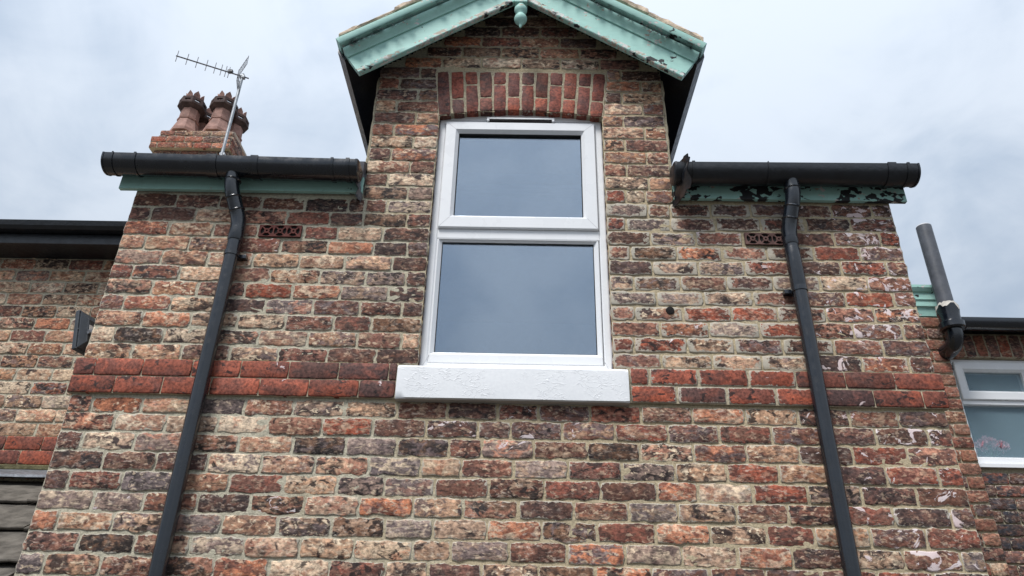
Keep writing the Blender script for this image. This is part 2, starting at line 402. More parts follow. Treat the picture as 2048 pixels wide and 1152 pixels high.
class Bricks:
    """collects single bricks; each is a worn, chamfered lump with its own firing colours"""
    def __init__(s): s.items = []
    def add(s, o, u, v, n, lu, lv, code, proud=0.006, depth=0.10, paint=0.0, smear=0.25, jit=0.0028, rnd=0.0030, chamfer=0.0018, soot=None, nu=7, nv=3):
        s.items.append((Vector(o), Vector(u), Vector(v), Vector(n), lu, lv, code, proud, depth, paint, smear, jit, rnd, chamfer, soot, nu, nv))
    @staticmethod
    def geo(it, rng):
        o, u, v, n, lu, lv, code, proud, depth, paint, smear, jit, rnd, chamfer, soot, nu, nv = it
        pts = []
        for i in range(nu): pts.append((-lu / 2 + lu * i / nu, -lv / 2, 0, -1))
        for i in range(nv): pts.append((lu / 2, -lv / 2 + lv * i / nv, 1, 0))
        for i in range(nu): pts.append((lu / 2 - lu * i / nu, lv / 2, 0, 1))
        for i in range(nv): pts.append((-lu / 2, lv / 2 - lv * i / nv, -1, 0))
        N_ = len(pts); per = []
        corners = {0, nu, nu + nv, 2 * nu + nv}
        tu, tv = rng.gauss(0, jit * .5), rng.gauss(0, jit * .6)
        for k, (a, b, na, nb) in enumerate(pts):
            if k in corners:
                rr = rnd * rng.uniform(.4, 1.3)
                a -= math.copysign(rr, a); b -= math.copysign(rr, b)
            else:
                j = rng.gauss(0, jit); a += na * j; b += nb * j
            per.append((a + tu * b * 4, b + tv * a * 2))
        ins = 0.0045
        pr = proud
        r1 = [o + u * a + v * b + n * (pr - chamfer + rng.uniform(-.001, .001)) for a, b in per]
        r0 = [o + u * a + v * b - n * depth for a, b in per]
        r2 = []
        for a, b in per:
            a2 = math.copysign(max(abs(a) - ins, 0.0), a); b2 = math.copysign(max(abs(b) - ins, 0.0), b)
            r2.append(o + u * a2 + v * b2 + n * (pr + rng.gauss(0, jit * .35)))
        vs_ = r0 + r1 + r2 + [o + n * (pr + rng.gauss(0, jit * .3))]
        fs = []
        for k in range(N_):
            j = (k + 1) % N_
            fs.append((k, j, N_ + j, N_ + k)); fs.append((N_ + k, N_ + j, 2 * N_ + j, 2 * N_ + k)); fs.append((2 * N_ + k, 2 * N_ + j, 3 * N_))
        ed = [1.2] * N_ + [0.0] * N_ + [.55] * N_ + [2.4]
        A, B_, fl, pale = PAL[code]
        k1 = rng.uniform(.80, 1.25); k2 = rng.uniform(.80, 1.25); hu = rng.uniform(-.07, .07)
        ca = (A[0] * k1 * (1 + hu), A[1] * k1, A[2] * k1 * (1 - hu), fl * rng.uniform(.5, 1.3))
        cb = (B_[0] * k2 * (1 + hu), B_[1] * k2, B_[2] * k2 * (1 - hu), pale)
        if soot is None: soot = rng.choice((0.0, 0.0, .25, .45, .65))
        prm = (rng.uniform(.44, .58), paint, soot, smear + rng.uniform(-.12, .12))
        sdv = (rng.random(), rng.random(), rng.random(), 1)
        third = rng.choice(THIRD.get(code, [(.1, .06, .05)]))
        cc = (third[0] * k2, third[1] * k2, third[2] * k2, rng.uniform(.45, 1.0) if code not in 'rda' else 0.0)
        c = len(vs_)
        return vs_, fs, ed, [ca] * c, [cb] * c, [prm] * c, [sdv] * c, [cc] * c
    def build(s, parent, mat, name='brick', singles=300, seed=1, rest='brickwork'):
        rng = random.Random(seed)
        geos = [Bricks.geo(it, rng) for it in s.items]
        def shown(it):
            d = it[0] - CAM; dep = d.dot(FWD)
            px = abs(d.dot(RIGHT) / dep) * 1480; py = d.dot(UP) / dep * 1480
            a = it[4] * it[5] / dep ** 2
            return a * (0.02 if px > 1080 or abs(py) > 640 else 1.0)
        order = sorted(range(len(geos)), key=lambda i: -shown(s.items[i]))
        flip = lambda it: it[1].cross(it[2]).dot(it[3]) < 0
        def put(idx, nm):
            mb = MB(); A = [[], [], [], [], [], []]
            for i in idx:
                vs_, fs, ed, ca, cb, pr, sdv, cc = geos[i]
                mb.add(vs_, [tuple(reversed(f)) for f in fs] if flip(s.items[i]) else fs)
                A[0] += ed; A[1] += ca; A[2] += cb; A[3] += pr; A[4] += sdv; A[5] += cc
            return mb.build(nm, mat, parent, smooth=True, attrs={'edge': ('FLOAT', A[0]), 'ca': ('FLOAT_COLOR', A[1]), 'cb': ('FLOAT_COLOR', A[2]),
                                                                'pr': ('FLOAT_COLOR', A[3]), 'sd': ('FLOAT_COLOR', A[4]), 'cc': ('FLOAT_COLOR', A[5])})
        for i in order[:singles]: put([i], name)
        if len(order) > singles:
            o = put(order[singles:], rest); o['kind'] = 'stuff'
EX, EZ, FRONT = Vector((1, 0, 0)), Vector((0, 0, 1)), Vector((0, -1, 0))

# ================================================================== setting
gm = MB().add([(-600, -600, 0), (600, -600, 0), (600, 600, 0), (-600, 600, 0)], [(0, 1, 2, 3)]).build('ground', M_GROUND)
gm['kind'] = 'structure'; gm['label'] = 'grey paved ground in front of the brick house'

# ================================================================== brick house
CH, Z0, W = 0.0886255, 3.8352955, 4.0676
DL, DR, DC = 1.237, 2.908, 2.073          # dormer left / right edge, ridge
OL, OR = 1.612, 2.548                     # window opening
SLOPE = 0.68
def zi(i): return Z0 - i * CH
def roofline(x): return 5.45 - SLOPE * abs(x - DC)
def warp(x, r):
    a = float(np.interp(x, [0, 1.2, 2.9, 3.15, W], [0, .22, .24, .15, 0]))
    k = float(np.interp(r, [5, 9.5, 12], [1, .25, .15]))
    return a * k

house = thing('brick_house', 'brown brick house front with a tall white window under a green gabled dormer', 'house', (W / 2, 0.0, 0.0))

# --- wall core with uneven mortar face
mb = MB()
xs = np.unique(np.round(np.concatenate([np.linspace(0, DL, 90), np.linspace(DL, OL, 28), np.linspace(OL, OR, 66), np.linspace(OR, DR, 27), np.linspace(DR, W, 84)]), 4))
ZE = 3.955
zs = np.unique(np.round(np.concatenate([np.linspace(0, 1.8, 12), np.linspace(1.8, zi(10.1), 80), np.linspace(zi(10.1), ZE, 72), np.linspace(ZE, 4.50, 42), np.linspace(4.50, 5.45, 60)]), 4))
vid = {}
def gv(i, j):
    if (i, j) not in vid:
        x, z = float(xs[i]), float(zs[j])
        d = 0.0
        if 0.001 < x < W - 0.001:
            d = 0.0030 * mnoise.noise(Vector((x * 9, 0.3, z * 24))) + 0.0024 * mnoise.noise(Vector((x * 40, 4.3, z * 55)))
        vid[(i, j)] = len(mb.v); mb.v.append((x, d, z))
    return vid[(i, j)]
for i in range(len(xs) - 1):
    xm = (xs[i] + xs[i + 1]) / 2
    for j in range(len(zs) - 1):
        zm = (zs[j] + zs[j + 1]) / 2
        if zm > ZE and not (DL < xm < DR): continue
        if OL < xm < OR and zi(10.1) < zm < 4.50 + 0.045 * (1 - ((xm - 2.08) / .468) ** 2): continue
        if zm > roofline(xm) - 0.01: continue
        mb.f.append((gv(i, j), gv(i + 1, j), gv(i + 1, j + 1), gv(i, j + 1)))
for b in [(0.004, OL - .006, 0, ZE), (OR + .006, W - .004, 0, ZE), (OL - .006, OR + .006, 0, zi(10.1) - .01), (DL + .004, OL - .006, ZE, 4.80), (OR + .006, DR - .004, ZE, 4.80)]:
    mb.box(b[0], b[1], .012, .30, b[2], b[3])
mb.prism([(OL - .006, 4.80), (DL + .004, 4.80), (DL + .004, roofline(DL) - .01), (DC, 5.43), (DR - .004, roofline(DR) - .01), (DR - .004, 4.80), (OR + .006, 4.80)], 1, .012, .30)
wall = mb.build('wall', M_MORTAR, house, smooth=True)

def pbrick(B, x0, x1, zlo, zhi, code, **kw):
    B.add(((x0 + x1) / 2, 0, (zlo + zhi) / 2), EX, EZ, FRONT, x1 - x0, zhi - zlo, code, **kw)

ROWS = [
  (-1,'DNDDDDNG',[0,0.233,0.465,0.698,0.931,1.164,1.254,1.375,1.612]),  # top course coded dark for staining and for shade under the eaves
  (-1,'GNNDDDDD',[2.548,2.769,2.889,3.104,3.319,3.533,3.748,3.963,4.068]),
  (0,'NDTNNDKN',[0,0.115,0.357,0.602,0.846,1.077,1.255,1.487,1.612]),
  (0,'RGNDDDD',[2.548,2.649,2.885,3.121,3.358,3.594,3.831,4.068]),
  (1,'OTNANMD',[0,0.234,0.47,0.705,0.951,1.13,1.368,1.612]),
  (1,'DMNADNR',[2.548,2.773,3.008,3.253,3.476,3.729,3.97,4.068]),
  (2,'TCTNKODD',[0,0.129,0.363,0.602,0.842,1.09,1.328,1.505,1.612]),
  (2,'NKONDRN',[2.548,2.664,2.899,3.137,3.368,3.609,3.848,4.068]),
  (3,'GTCMTMD',[0,0.24,0.477,0.716,0.955,1.19,1.435,1.612]),
  (3,'DMMRDRN',[2.548,2.771,3.005,3.241,3.488,3.734,3.965,4.068]),
  (4,'NOMNTMGD',[0,0.108,0.355,0.586,0.818,1.076,1.309,1.513,1.612]),
  (4,'MKNNGMN',[2.548,2.669,2.907,3.139,3.373,3.609,3.851,4.068]),
  (5,'MTNROGD',[0,0.233,0.467,0.707,0.947,1.19,1.433,1.612]),
  (5,'GGMNNRN',[2.548,2.778,3.012,3.26,3.491,3.722,3.963,4.068]),
  (6,'NOMDGNND',[0,0.115,0.351,0.588,0.826,1.067,1.299,1.508,1.612]),
  (6,'NTRRNNO',[2.548,2.664,2.904,3.141,3.371,3.61,3.847,4.068]),
  (7,'TOMMNDK',[0,0.231,0.47,0.704,0.937,1.178,1.366,1.612]),
  (7,'NOGRNNN',[2.548,2.784,3.023,3.27,3.498,3.726,3.966,4.068]),
  (8,'CKMMCTNM',[0,0.116,0.355,0.589,0.823,1.066,1.306,1.521,1.612]),
  (8,'RRMNDNN',[2.548,2.651,2.908,3.137,3.37,3.614,3.849,4.068]),
  (9,'TMNMNDD',[0,0.227,0.465,0.7,0.935,1.172,1.406,1.612]),
  (9,'NMMMDOD',[2.548,2.778,3.019,3.256,3.493,3.731,3.958,4.068]),
  (12,'OOCGTMMNDNNRNOMNND',[0,0.109,0.345,0.584,0.824,1.052,1.292,1.534,1.768,2,2.19,2.425,2.663,2.897,3.14,3.385,3.618,3.847,4.068]),
  (13,'OCMCTRDNDNTRNDNNDD',[0,0.241,0.475,0.714,0.952,1.198,1.431,1.676,1.913,2.063,2.299,2.539,2.779,3.013,3.252,3.488,3.725,3.96,4.068]),
  (14,'NMGKCKGKNGNKMOTDRN',[0,0.114,0.356,0.592,0.829,1.075,1.318,1.548,1.787,1.934,2.168,2.412,2.646,2.889,3.125,3.362,3.601,3.849,4.068]),
  (15,'DNNCCMGCNGNGMRTNRR',[0,0.237,0.473,0.71,0.948,1.19,1.431,1.665,1.845,2.079,2.322,2.561,2.798,3.027,3.257,3.494,3.732,3.963,4.068]),
  (16,'DNGTNMGGDNNDOCRMND',[0,0.11,0.346,0.584,0.821,1.064,1.303,1.511,1.734,1.971,2.215,2.463,2.711,2.892,3.132,3.372,3.606,3.845,4.068]),
  (17,'GGTDKMOMKDOGMTNNDD',[0,0.241,0.466,0.701,0.932,1.17,1.409,1.645,1.861,2.104,2.344,2.582,2.795,3.047,3.271,3.498,3.725,3.971,4.068]),
  (18,'OTMGTMKGMOKNOMNTNN',[0,0.114,0.353,0.589,0.825,1.067,1.3,1.53,1.738,1.97,2.204,2.446,2.693,2.925,3.166,3.37,3.606,3.843,4.068]),
  (19,'NKNGMMCMGNOGMODMNG',[0,0.233,0.473,0.707,0.944,1.179,1.409,1.658,1.819,2.066,2.313,2.556,2.798,3.032,3.261,3.495,3.729,3.97,4.068]),
  (20,'GMNKOCDMNMKONNDNRD',[0,0.111,0.348,0.589,0.83,1.06,1.316,1.548,1.729,1.952,2.191,2.428,2.664,2.905,3.137,3.37,3.602,3.835,4.068]),
]
BAND = [
  (10,[-0.02,0.081,0.308,0.544,0.775,1.005,1.242,1.48,1.52]),
  (10,[2.61,2.71,2.941,3.177,3.4,3.63,3.86,4.088]),
  (11,[-0.02,0.195,0.421,0.65,0.879,1.111,1.347,1.52]),
  (11,[2.61,2.833,3.066,3.294,3.52,3.746,3.973,4.088]),
]

BR = Bricks()
J = 0.0100
rr = random.Random(21)
def paint_of(x, z):
    p = 0.0
    if x > 3.3: p = .34 + .24 * min(1, (x - 3.3) / .6) + rr.uniform(-.12, .09)
    if 1.75 < x < 2.5 and 2.50 < z < 2.76 and rr.random() < .5: p = rr.uniform(.45, .62)
    if rr.random() < .05: p = max(p, .5)
    return p
def smear_of(x, z):
    s = 0.22
    if x > OR and z > 2.7: s = 0.75 if x < 3.5 else .35
    elif x > 2.9: s = 0.25
    return s + rr.uniform(-.1, .12)
for row, code, js in ROWS:
    for k, c in enumerate(code):
        if c == 'A': continue
        x0, x1 = js[k] + J / 2, js[k + 1] - J / 2
        if js[k] in (0, 2.548): x0 = js[k] + (0.0 if js[k] == 0 else .001)
        if js[k + 1] in (1.612,): x1 = js[k + 1] - .001
        if abs(js[k + 1] - W) < .002: x1 = W
        xm = (x0 + x1) / 2
        wv_ = warp(xm, row)
        zt = zi(row + wv_) - J / 2 + rr.gauss(0, .0012); zb = zi(row + 1 + warp(xm, row + 1)) + J / 2 + rr.gauss(0, .0012)
        if row == 9: zb = max(zb, zi(10) + .004)
        if row == 12: zt = min(zt, zi(12) - .012)
        if zt > 3.95: zt = 3.95
        pbrick(BR, x0, x1, zb, zt, c, proud=rr.uniform(.002, .0072), paint=paint_of(xm, zb), smear=smear_of(xm, zb),
               depth=.2 if (x0 < .01 or x1 > W - .01) else .05)
# rows further down the wall, to the ground
for row in range(21, 43):
    x = 0.0; first = True
    while x < W - .06:
        ln = (.114 if row % 2 == 0 else .236) if first else .2375 + rr.uniform(-.004, .004)
        x1 = min(x + ln, W)
        if W - x1 < .07: x1 = W
        c = rr.choice('DNNROTCMMKGGN')
        pbrick(BR, x + (0 if first else J / 2), x1 - (0 if x1 == W else J / 2), zi(row + 1) + J / 2, zi(row) - J / 2, c, proud=rr.uniform(.003, .0095),
               paint=paint_of(x, 1.5) * .6, smear=.18, depth=.05)
        x = x1; first = False
# dormer jambs
JL = {-2: ('a', 'KG'), -3: ('b', 'DM'), -4: ('a', 'TD'), -5: ('b', 'NO'), -6: ('a', 'MC'), -7: ('b', 'NO'), -8: ('a', 'NT'), -9: ('b', 'CN'), -10: ('a', 'NK'), -11: ('b', 'OD'), -12: ('a', 'DD')}
JR = {-2: ('c', 'RMT'), -3: ('a', 'MT'), -4: ('b', 'NN'), -5: ('a', 'TN'), -6: ('b', 'TN'), -7: ('a', 'MT'), -8: ('b', 'TD'), -9: ('a', 'CN'), -10: ('b', 'DM'), -11: ('a', 'OT'), -12: ('b', 'TD')}
def drow(r): return (r + .22) * 0.992 if r < -1 else r + .22
for tab, a, b in ((JL, DL, OL), (JR, OR, DR)):
    for r, (ty, code) in tab.items():
        zt, zb = zi(drow(r)) - J / 2, zi(drow(r + 1)) + J / 2
        cut = {'a': [a, a + .238, b], 'b': [a, a + .122, b], 'c': [a, a + .108, a + .215, b]}[ty]
        aa, bb = a, b
        if r <= -9:                                  # beside the arch, which is wider than the opening
            e = .012 + (-9 - r) * .009
            if a == DL: bb = b - e
            else: aa = a + e
        cut[0] = aa; cut[-1] = bb
        for k, c in enumerate(code):
            x0 = cut[k] + (0 if cut[k] == DL else .002 if k == 0 else J / 2); x1 = cut[k + 1] - (0 if cut[k + 1] == DR else .002 if k == len(code) - 1 else J / 2)
            pbrick(BR, x0, x1, zb, zt, c, proud=rr.uniform(.003, .009), smear=.18 if a == DL else .3, depth=.2 if k in (0, len(code) - 1) else .05)
# gable above the arch
GJ = {-13: ([1.372, 1.60, 1.84, 2.08, 2.315, 2.55, 2.79], 'OMCMCN'), -14: ([1.50, 1.715, 1.955, 2.19, 2.43, 2.66], 'NKTTN'), -15: ([1.60, 1.83, 2.07, 2.31, 2.54], 'ONTD'),
      -16: ([1.72, 1.95, 2.19, 2.42], 'DND'), -17: ([1.84, 2.07, 2.30], 'DN'), -18: ([1.95, 2.19], 'D')}
for r, (js, code) in GJ.items():
    zt, zb = zi(drow(r)) - J / 2, zi(drow(r + 1)) + J / 2
    for k, c in enumerate(code):
        pbrick(BR, js[k] + J / 2, js[k + 1] - J / 2, zb, zt, c, proud=rr.uniform(.003, .008), smear=.15, depth=.05)
    for x0, x1 in ((js[0] - .23, js[0]), (js[-1], js[-1] + .23)):     # cut bricks under the verge
        x0 = max(x0, DL); x1 = min(x1, DR)
        if x1 - x0 < .08: continue
        xo = x0 if x1 <= DC else x1
        if roofline(xo) > zb + .03:
            pbrick(BR, x0 + J / 2, x1 - J / 2, zb, min(zt, roofline(xo) - .004), 'D', proud=.005, smear=.15, depth=.05)
BR.build(wall, M_BRICK, singles=300, seed=3)

# --- string course of pressed bricks, proud of the wall, either side of the sill
mb = MB()
bands = [MB().box(-.016, 1.524, -.0165, .01, zi(12) + .002, zi(10) - .002).build('string_course', M_MORTAR2, house),
         MB().box(2.606, W + .016, -.0165, .01, zi(12) + .002, zi(10) - .002).build('string_course', M_MORTAR2, house)]
bands[0]['label'] = 'two courses of red pressed brick left of the white sill'
bands[1]['label'] = 'two courses of red pressed brick right of the white sill'
BBS = [Bricks(), Bricks()]
bcode = {(10, 0): 'rrrrrddd', (11, 0): 'rrrrrrd', (10, 1): 'rrrrddr', (11, 1): 'rdrrdrr'}
bcount = {10: 0, 11: 0}
for row, js in BAND:
    side = 0 if js[0] < 1 else 1
    for k in range(len(js) - 1):
        gj = .0022 if side == 0 or js[k] > 3.35 else .006
        x0, x1 = js[k] + gj, js[k + 1] - gj
        if k == 0 and side == 1: x0 += .006
        BBS[side].add(((x0 + x1) / 2, 0, (zi(row) + zi(row + 1)) / 2), EX, EZ, FRONT, x1 - x0, CH - (.006 if side == 0 else .010), bcode[(row, side)][k],
               proud=.0225 + rr.uniform(-.0012, .0012), depth=.03 if 0 < k < len(js) - 2 else .17, jit=.0008, rnd=.0022, chamfer=.002,
               smear=-.25 if side == 0 or js[k] > 3.35 else .35, soot=rr.choice((.3, .5, .6)), paint=.0 if rr.random() < .8 else .42)
for side in (0, 1): BBS[side].build(bands[side], M_PRESSED, seed=5 + side)

# --- flat-topped segmental arch of pressed bricks
mb = MB()
def soff(x): return 4.497 + 0.047 * (1 - ((x - 2.078) / .475) ** 2)
A0, A1 = 1.602, 2.554
N_ARCH = 12
top = 4.846
poly = [(1.566, top)] + [(A0 + (A1 - A0) * t / 24, soff(A0 + (A1 - A0) * t / 24) + .004) for t in range(25)] + [(2.590, top)]
mb.prism(poly, 1, -.0045, .09)
arch = mb.build('window_arch', M_MORTAR2, house)
AB = Bricks()
splits = [None, 'b', 't', 'b', 't', 'b', 't', 'b', 't', 'b', 't', 'b']
acode = ['dd', 'da', 'ar', 'dd', 'aa', 'ra', 'ad', 'rd', 'aa', 'rr', 'aa', 'ra']
for k in range(N_ARCH):
    t = (k + .5) / N_ARCH
    xb, xt = A0 + (A1 - A0) * t, 1.566 + (2.590 - 1.566) * t
    zb, zt = soff(xb), top - .004
    ax = Vector((xt - xb, 0, zt - zb)); L_ = ax.length; ax.normalize()
    sx_ = Vector((ax.z, 0, -ax.x))
    wd = (A1 - A0) / N_ARCH - .0085
    cuts = {None: [0, 1], 'b': [0, .335, 1], 't': [0, .665, 1]}[splits[k]]
    for q in range(len(cuts) - 1):
        a_, b_ = cuts[q] * L_ + (.003 if q else 0), cuts[q + 1] * L_ - .003
        o = Vector((xb, 0, zb)) + ax * ((a_ + b_) / 2)
        AB.add(o, sx_, ax, FRONT, wd, b_ - a_, acode[k][q], proud=.007 + rr.uniform(-.001, .001), depth=.095, jit=.0013, rnd=.003, chamfer=.0025, smear=-.1, soot=rr.choice((.2, .4, .5)), nu=3, nv=4)
AB.build(arch, M_PRESSED, seed=8)

# --- air bricks
def air_brick(x0, x1, z0, z1, mat, label):
    n = 3; mb = MB(); yb_, yf_ = -.0058, -.015
    cw = (x1 - x0 - .012) / n; hc = (z1 - z0) / 2; zc = (z0 + z1) / 2
    mb.box(x0, x0 + .006, yf_, yb_, z0, z1); mb.box(x1 - .006, x1, yf_, yb_, z0, z1)
    S_ = 24
    for k in range(n):
        cx = x0 + .006 + cw * (k + .5); R_ = min(cw, 2 * hc) * .47
        outer = []; 
        for q in range(S_):
            a = math.tau * q / S_; ca_, sa_ = math.cos(a), math.sin(a)
            t = min(cw / 2 / max(abs(ca_), 1e-6), hc / max(abs(sa_), 1e-6)); outer.append((cx + ca_ * t, zc + sa_ * t))
        inner = [(cx + R_ * math.cos(math.tau * q / S_), zc + R_ * math.sin(math.tau * q / S_)) for q in range(S_)]
        def annulus(po, pi):
            vs_ = [(p[0], yf_, p[1]) for p in po] + [(p[0], yf_, p[1]) for p in pi] + [(p[0], yb_, p[1]) for p in pi] + [(p[0], yb_, p[1]) for p in po]
            fs = []
            for q in range(S_):
                j = (q + 1) % S_
                fs += [(q, j, S_ + j, S_ + q), (S_ + q, S_ + j, 2 * S_ + j, 2 * S_ + q), (3 * S_ + q, 3 * S_ + j, j, q)]
            mb.add(vs_, fs)
        annulus(outer, inner)
        r1, r2 = R_ * .44, R_ * .17
        annulus([(cx + r1 * math.cos(math.tau * q / S_), zc + r1 * math.sin(math.tau * q / S_)) for q in range(S_)],
                [(cx + r2 * math.cos(math.tau * q / S_), zc + r2 * math.sin(math.tau * q / S_)) for q in range(S_)])
        for q in range(4):
            a = math.pi / 4 + q * math.pi / 2
            d = Vector((math.cos(a), 0, math.sin(a))); e = Vector((-d.z, 0, d.x)) * (R_ * .11)
            c0, c1 = Vector((cx, 0, zc)) + d * r1 * .9, Vector((cx, 0, zc)) + d * R_ * 1.05
            ring = [c0 - e, c1 - e, c1 + e, c0 + e]
            mb.add([(p.x, yf_ + .001, p.z) for p in ring] + [(p.x, yb_, p.z) for p in ring], [(0, 1, 2, 3), (0, 4, 5, 1), (1, 5, 6, 2), (2, 6, 7, 3), (3, 7, 4, 0)])
    o = mb.build('air_brick', mat, house); o['label'] = label
    c = MB().box(x0, x1, yb_ - .0005, yb_ + .004, z0, z1).build('cavity_shade', M_NEARBLACK, o)  # black plate on the wall face, in place of shade in the holes
air_brick(.717, .940, 3.652, 3.722, M_AIRL, 'red clay air brick with three pierced rosettes beside the left downpipe')
air_brick(3.262, 3.478, 3.652, 3.722, M_AIRR, 'greyish clay air brick with three pierced rosettes beside the right downpipe')

# --- window
win = MB().box(OL + .003, OR - .003, .1215, .125, 2.946, 2.9475).build('window', M_SEAL, house)
def frame_ring(x0, x1, z0, z1, w_, yf, yb, lip=.004, bev=.012, wt=None, wb=None):
    wt = w_ if wt is None else wt; wb = w_ if wb is None else wb
    def ring(d, y, k=None):
        a = d if k is None else k
        return [(x0 + a[0], y, z0 + a[1]), (x1 - a[0], y, z0 + a[1]), (x1 - a[0], y, z1 - a[2]), (x0 + a[0], y, z1 - a[2])]
    R_ = lambda l, b, t, y: ring(None, y, (l, b, t))
    rings = [R_(0, 0, 0, yb), R_(0, 0, 0, yf + lip), R_(lip, lip, lip, yf), R_(w_ - bev, wb - bev, wt - bev, yf), R_(w_, wb, wt, yf + bev), R_(w_, wb, wt, yb)]
    vs_ = [p for r in rings for p in r]; fs = []
    for k in range(len(rings) - 1):
        for i in range(4):
            j = (i + 1) % 4; fs.append((k * 4 + i, k * 4 + j, (k + 1) * 4 + j, (k + 1) * 4 + i))
    return MB().add(vs_, fs)
YF = .040
fr_ = frame_ring(OL + .002, OR - .002, 2.947, 4.500, .036, YF, .12, bev=.006, wt=.022, wb=.032)
fr_.build('frame', M_UPVC, win, bevel=.0015, seg=1, angle=.9)
h0 = MB()
pts_t = [(OL + .002 + (OR - OL - .004) * t / 24, soff(OL + .002 + (OR - OL - .004) * t / 24) + .010) for t in range(25)]
h0.prism([(OL + .002, 4.502)] + [(x_, max(z_, 4.504)) for x_, z_ in pts_t] + [(OR - .002, 4.502)], 1, YF + .002, .11)
h0.build('head_piece', M_UPVC, win)
MB().box(OL + .038, OR - .038, YF + .001, .118, 3.6925, 3.7515).build('transom', M_UPVC, win, bevel=.004)
frame_ring(1.650, 2.506, 3.7525, 4.479, .077, YF - .017, .10, bev=.018, wt=.073, wb=.085).build('opening_sash', M_UPVC, win, bevel=.0012, seg=1, angle=.9)
frame_ring(1.650, 2.506, 2.979, 3.6925, .026, YF + .0025, .10, bev=.018, wt=.012, wb=.064).build('lower_glazing_bead', M_UPVC, win, bevel=.0012, seg=1, angle=.9)
frame_ring(1.7255, 2.4305, 3.836, 4.4075, .004, YF + .004, .07, lip=.0005, bev=.001).build('gasket', M_GASKET, win)
frame_ring(1.6745, 2.4815, 3.042, 3.682, .004, YF + .023, .07, lip=.0005, bev=.001).build('gasket', M_GASKET, win)
MB().box(1.7235, 2.4325, .062, .066, 3.834, 4.4095).build('glass_pane', M_GLASS, win)
MB().box(1.673, 2.483, .072, .076, 3.040, 3.684).build('glass_pane', M_GLASS, win)
v = MB(); v.box(1.885, 2.275, YF - .024, YF + .004, 4.497, 4.508); v.box(1.885, 1.899, YF - .024, YF + .004, 4.484, 4.4965); v.box(2.261, 2.275, YF - .024, YF + .004, 4.484, 4.4965)
v.build('trickle_vent', M_UPVC, win, bevel=.002)
MB().box(1.900, 2.260, YF - .019, YF - .001, 4.484, 4.4965).build('vent_slot_shade', M_NEARBLACK, win)  # solid black box painted as the shade inside the slot
for sx_ in (OL - .001, OR - .006):
    path = [(sx_ + .0035 + RND.uniform(-.001, .001), YF + .004, 2.95 + i * .05) for i in range(32)]
    MB().tube(path, [.004 + RND.uniform(-.0012, .0016) for _ in path], 6).build('sealant', M_SEAL, win, smooth=True)
# welded mitres of the plastic frames
def mitre(x, z, dx, dz, y, parent):
    a, b = Vector((x, y, z)), Vector((x + dx, y, z + dz)); n_ = Vector((-(b - a).z, 0, (b - a).x)).normalized() * .0007
    MB().add([a - n_, b - n_, b + n_, a + n_, a - n_ + Vector((0, .002, 0)), b - n_ + Vector((0, .002, 0)), b + n_ + Vector((0, .002, 0)), a + n_ + Vector((0, .002, 0))],
             [(0, 1, 2, 3), (7, 6, 5, 4), (0, 4, 5, 1), (1, 5, 6, 2), (2, 6, 7, 3), (3, 7, 4, 0)]).build('mitre_joint', M_SEAL, parent)
for x_, z_, dx_, dz_ in ((1.654, 3.7565, .055, .063), (2.502, 3.7565, -.055, .063), (1.654, 4.475, .055, -.051), (2.502, 4.475, -.055, -.051)):
    mitre(x_, z_, dx_, dz_, YF - .0175, win)
for x_, z_, dx_, dz_ in ((1.654, 2.983, .004, .040), (2.502, 2.983, -.004, .040)):
    mitre(x_ - (.030 if dx_ > 0 else -.030), z_ - .028, dx_ * 8, dz_ * 1.6, YF - .0005, win)
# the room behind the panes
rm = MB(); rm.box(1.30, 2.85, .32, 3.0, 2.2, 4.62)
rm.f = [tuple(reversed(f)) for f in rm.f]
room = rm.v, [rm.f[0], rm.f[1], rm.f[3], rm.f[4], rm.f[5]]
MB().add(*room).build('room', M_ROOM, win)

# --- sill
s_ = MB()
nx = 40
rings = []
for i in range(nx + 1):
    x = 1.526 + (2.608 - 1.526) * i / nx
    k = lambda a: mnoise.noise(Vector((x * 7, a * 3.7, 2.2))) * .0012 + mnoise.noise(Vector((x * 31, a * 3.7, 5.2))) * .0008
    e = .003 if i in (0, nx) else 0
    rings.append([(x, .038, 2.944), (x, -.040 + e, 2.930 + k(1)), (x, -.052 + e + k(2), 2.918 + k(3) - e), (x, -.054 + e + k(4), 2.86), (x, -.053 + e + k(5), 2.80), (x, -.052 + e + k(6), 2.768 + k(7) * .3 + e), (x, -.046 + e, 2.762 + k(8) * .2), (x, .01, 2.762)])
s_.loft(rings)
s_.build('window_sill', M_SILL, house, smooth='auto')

# --- bargeboards: (height over the lower edge, how far forward, material)
cs, sn = math.cos(math.atan(SLOPE)), math.sin(math.atan(SLOPE))
def barge(side, name, prof, mat, e0=0.0, e1=0.0, parent=None, x_end=0.913, jit=0.0):
    """prof: closed outline of (s, y); s is measured square to the slope from the lower edge"""
    mb = MB(); rings = []
    apex = 5.265
    n = 14
    for i in range(n + 1):
        ring = []
        for (s, y) in prof:
            xe = x_end + s * sn + e0; ze = apex - SLOPE * x_end + s * cs
            ze = ze - SLOPE * e0
            xa, za = 0.0 + e1, apex + s / cs - SLOPE * e1
            t = i / n
            x = xe + (xa - xe) * t; z = ze + (za - ze) * t
            if jit and 0 < i < n:
                z += mnoise.noise(Vector((x * 9, s * 40, side))) * jit
            ring.append((DC + side * x, y, z))
        rings.append(ring)
    mb.loft(rings)
    return mb.build(name, mat, parent or house, bevel=0, smooth='auto')
droof = None
def droof_build():
    mb = MB()
    for side in (-1, 1):
        q = [(0, 5.45), (1.013, 5.45 - SLOPE * 1.013), (1.06, 5.45 - SLOPE * 1.013 + .06), (1.06, 5.57 - SLOPE * 1.06), (0, 5.57)]
        q = [(DC + side * a, b) for a, b in q]
        mb.prism(q if side > 0 else q[::-1], 1, -.165, 3.4)
    return mb.build('dormer_roof', M_BLACK, house)
droof = droof_build()
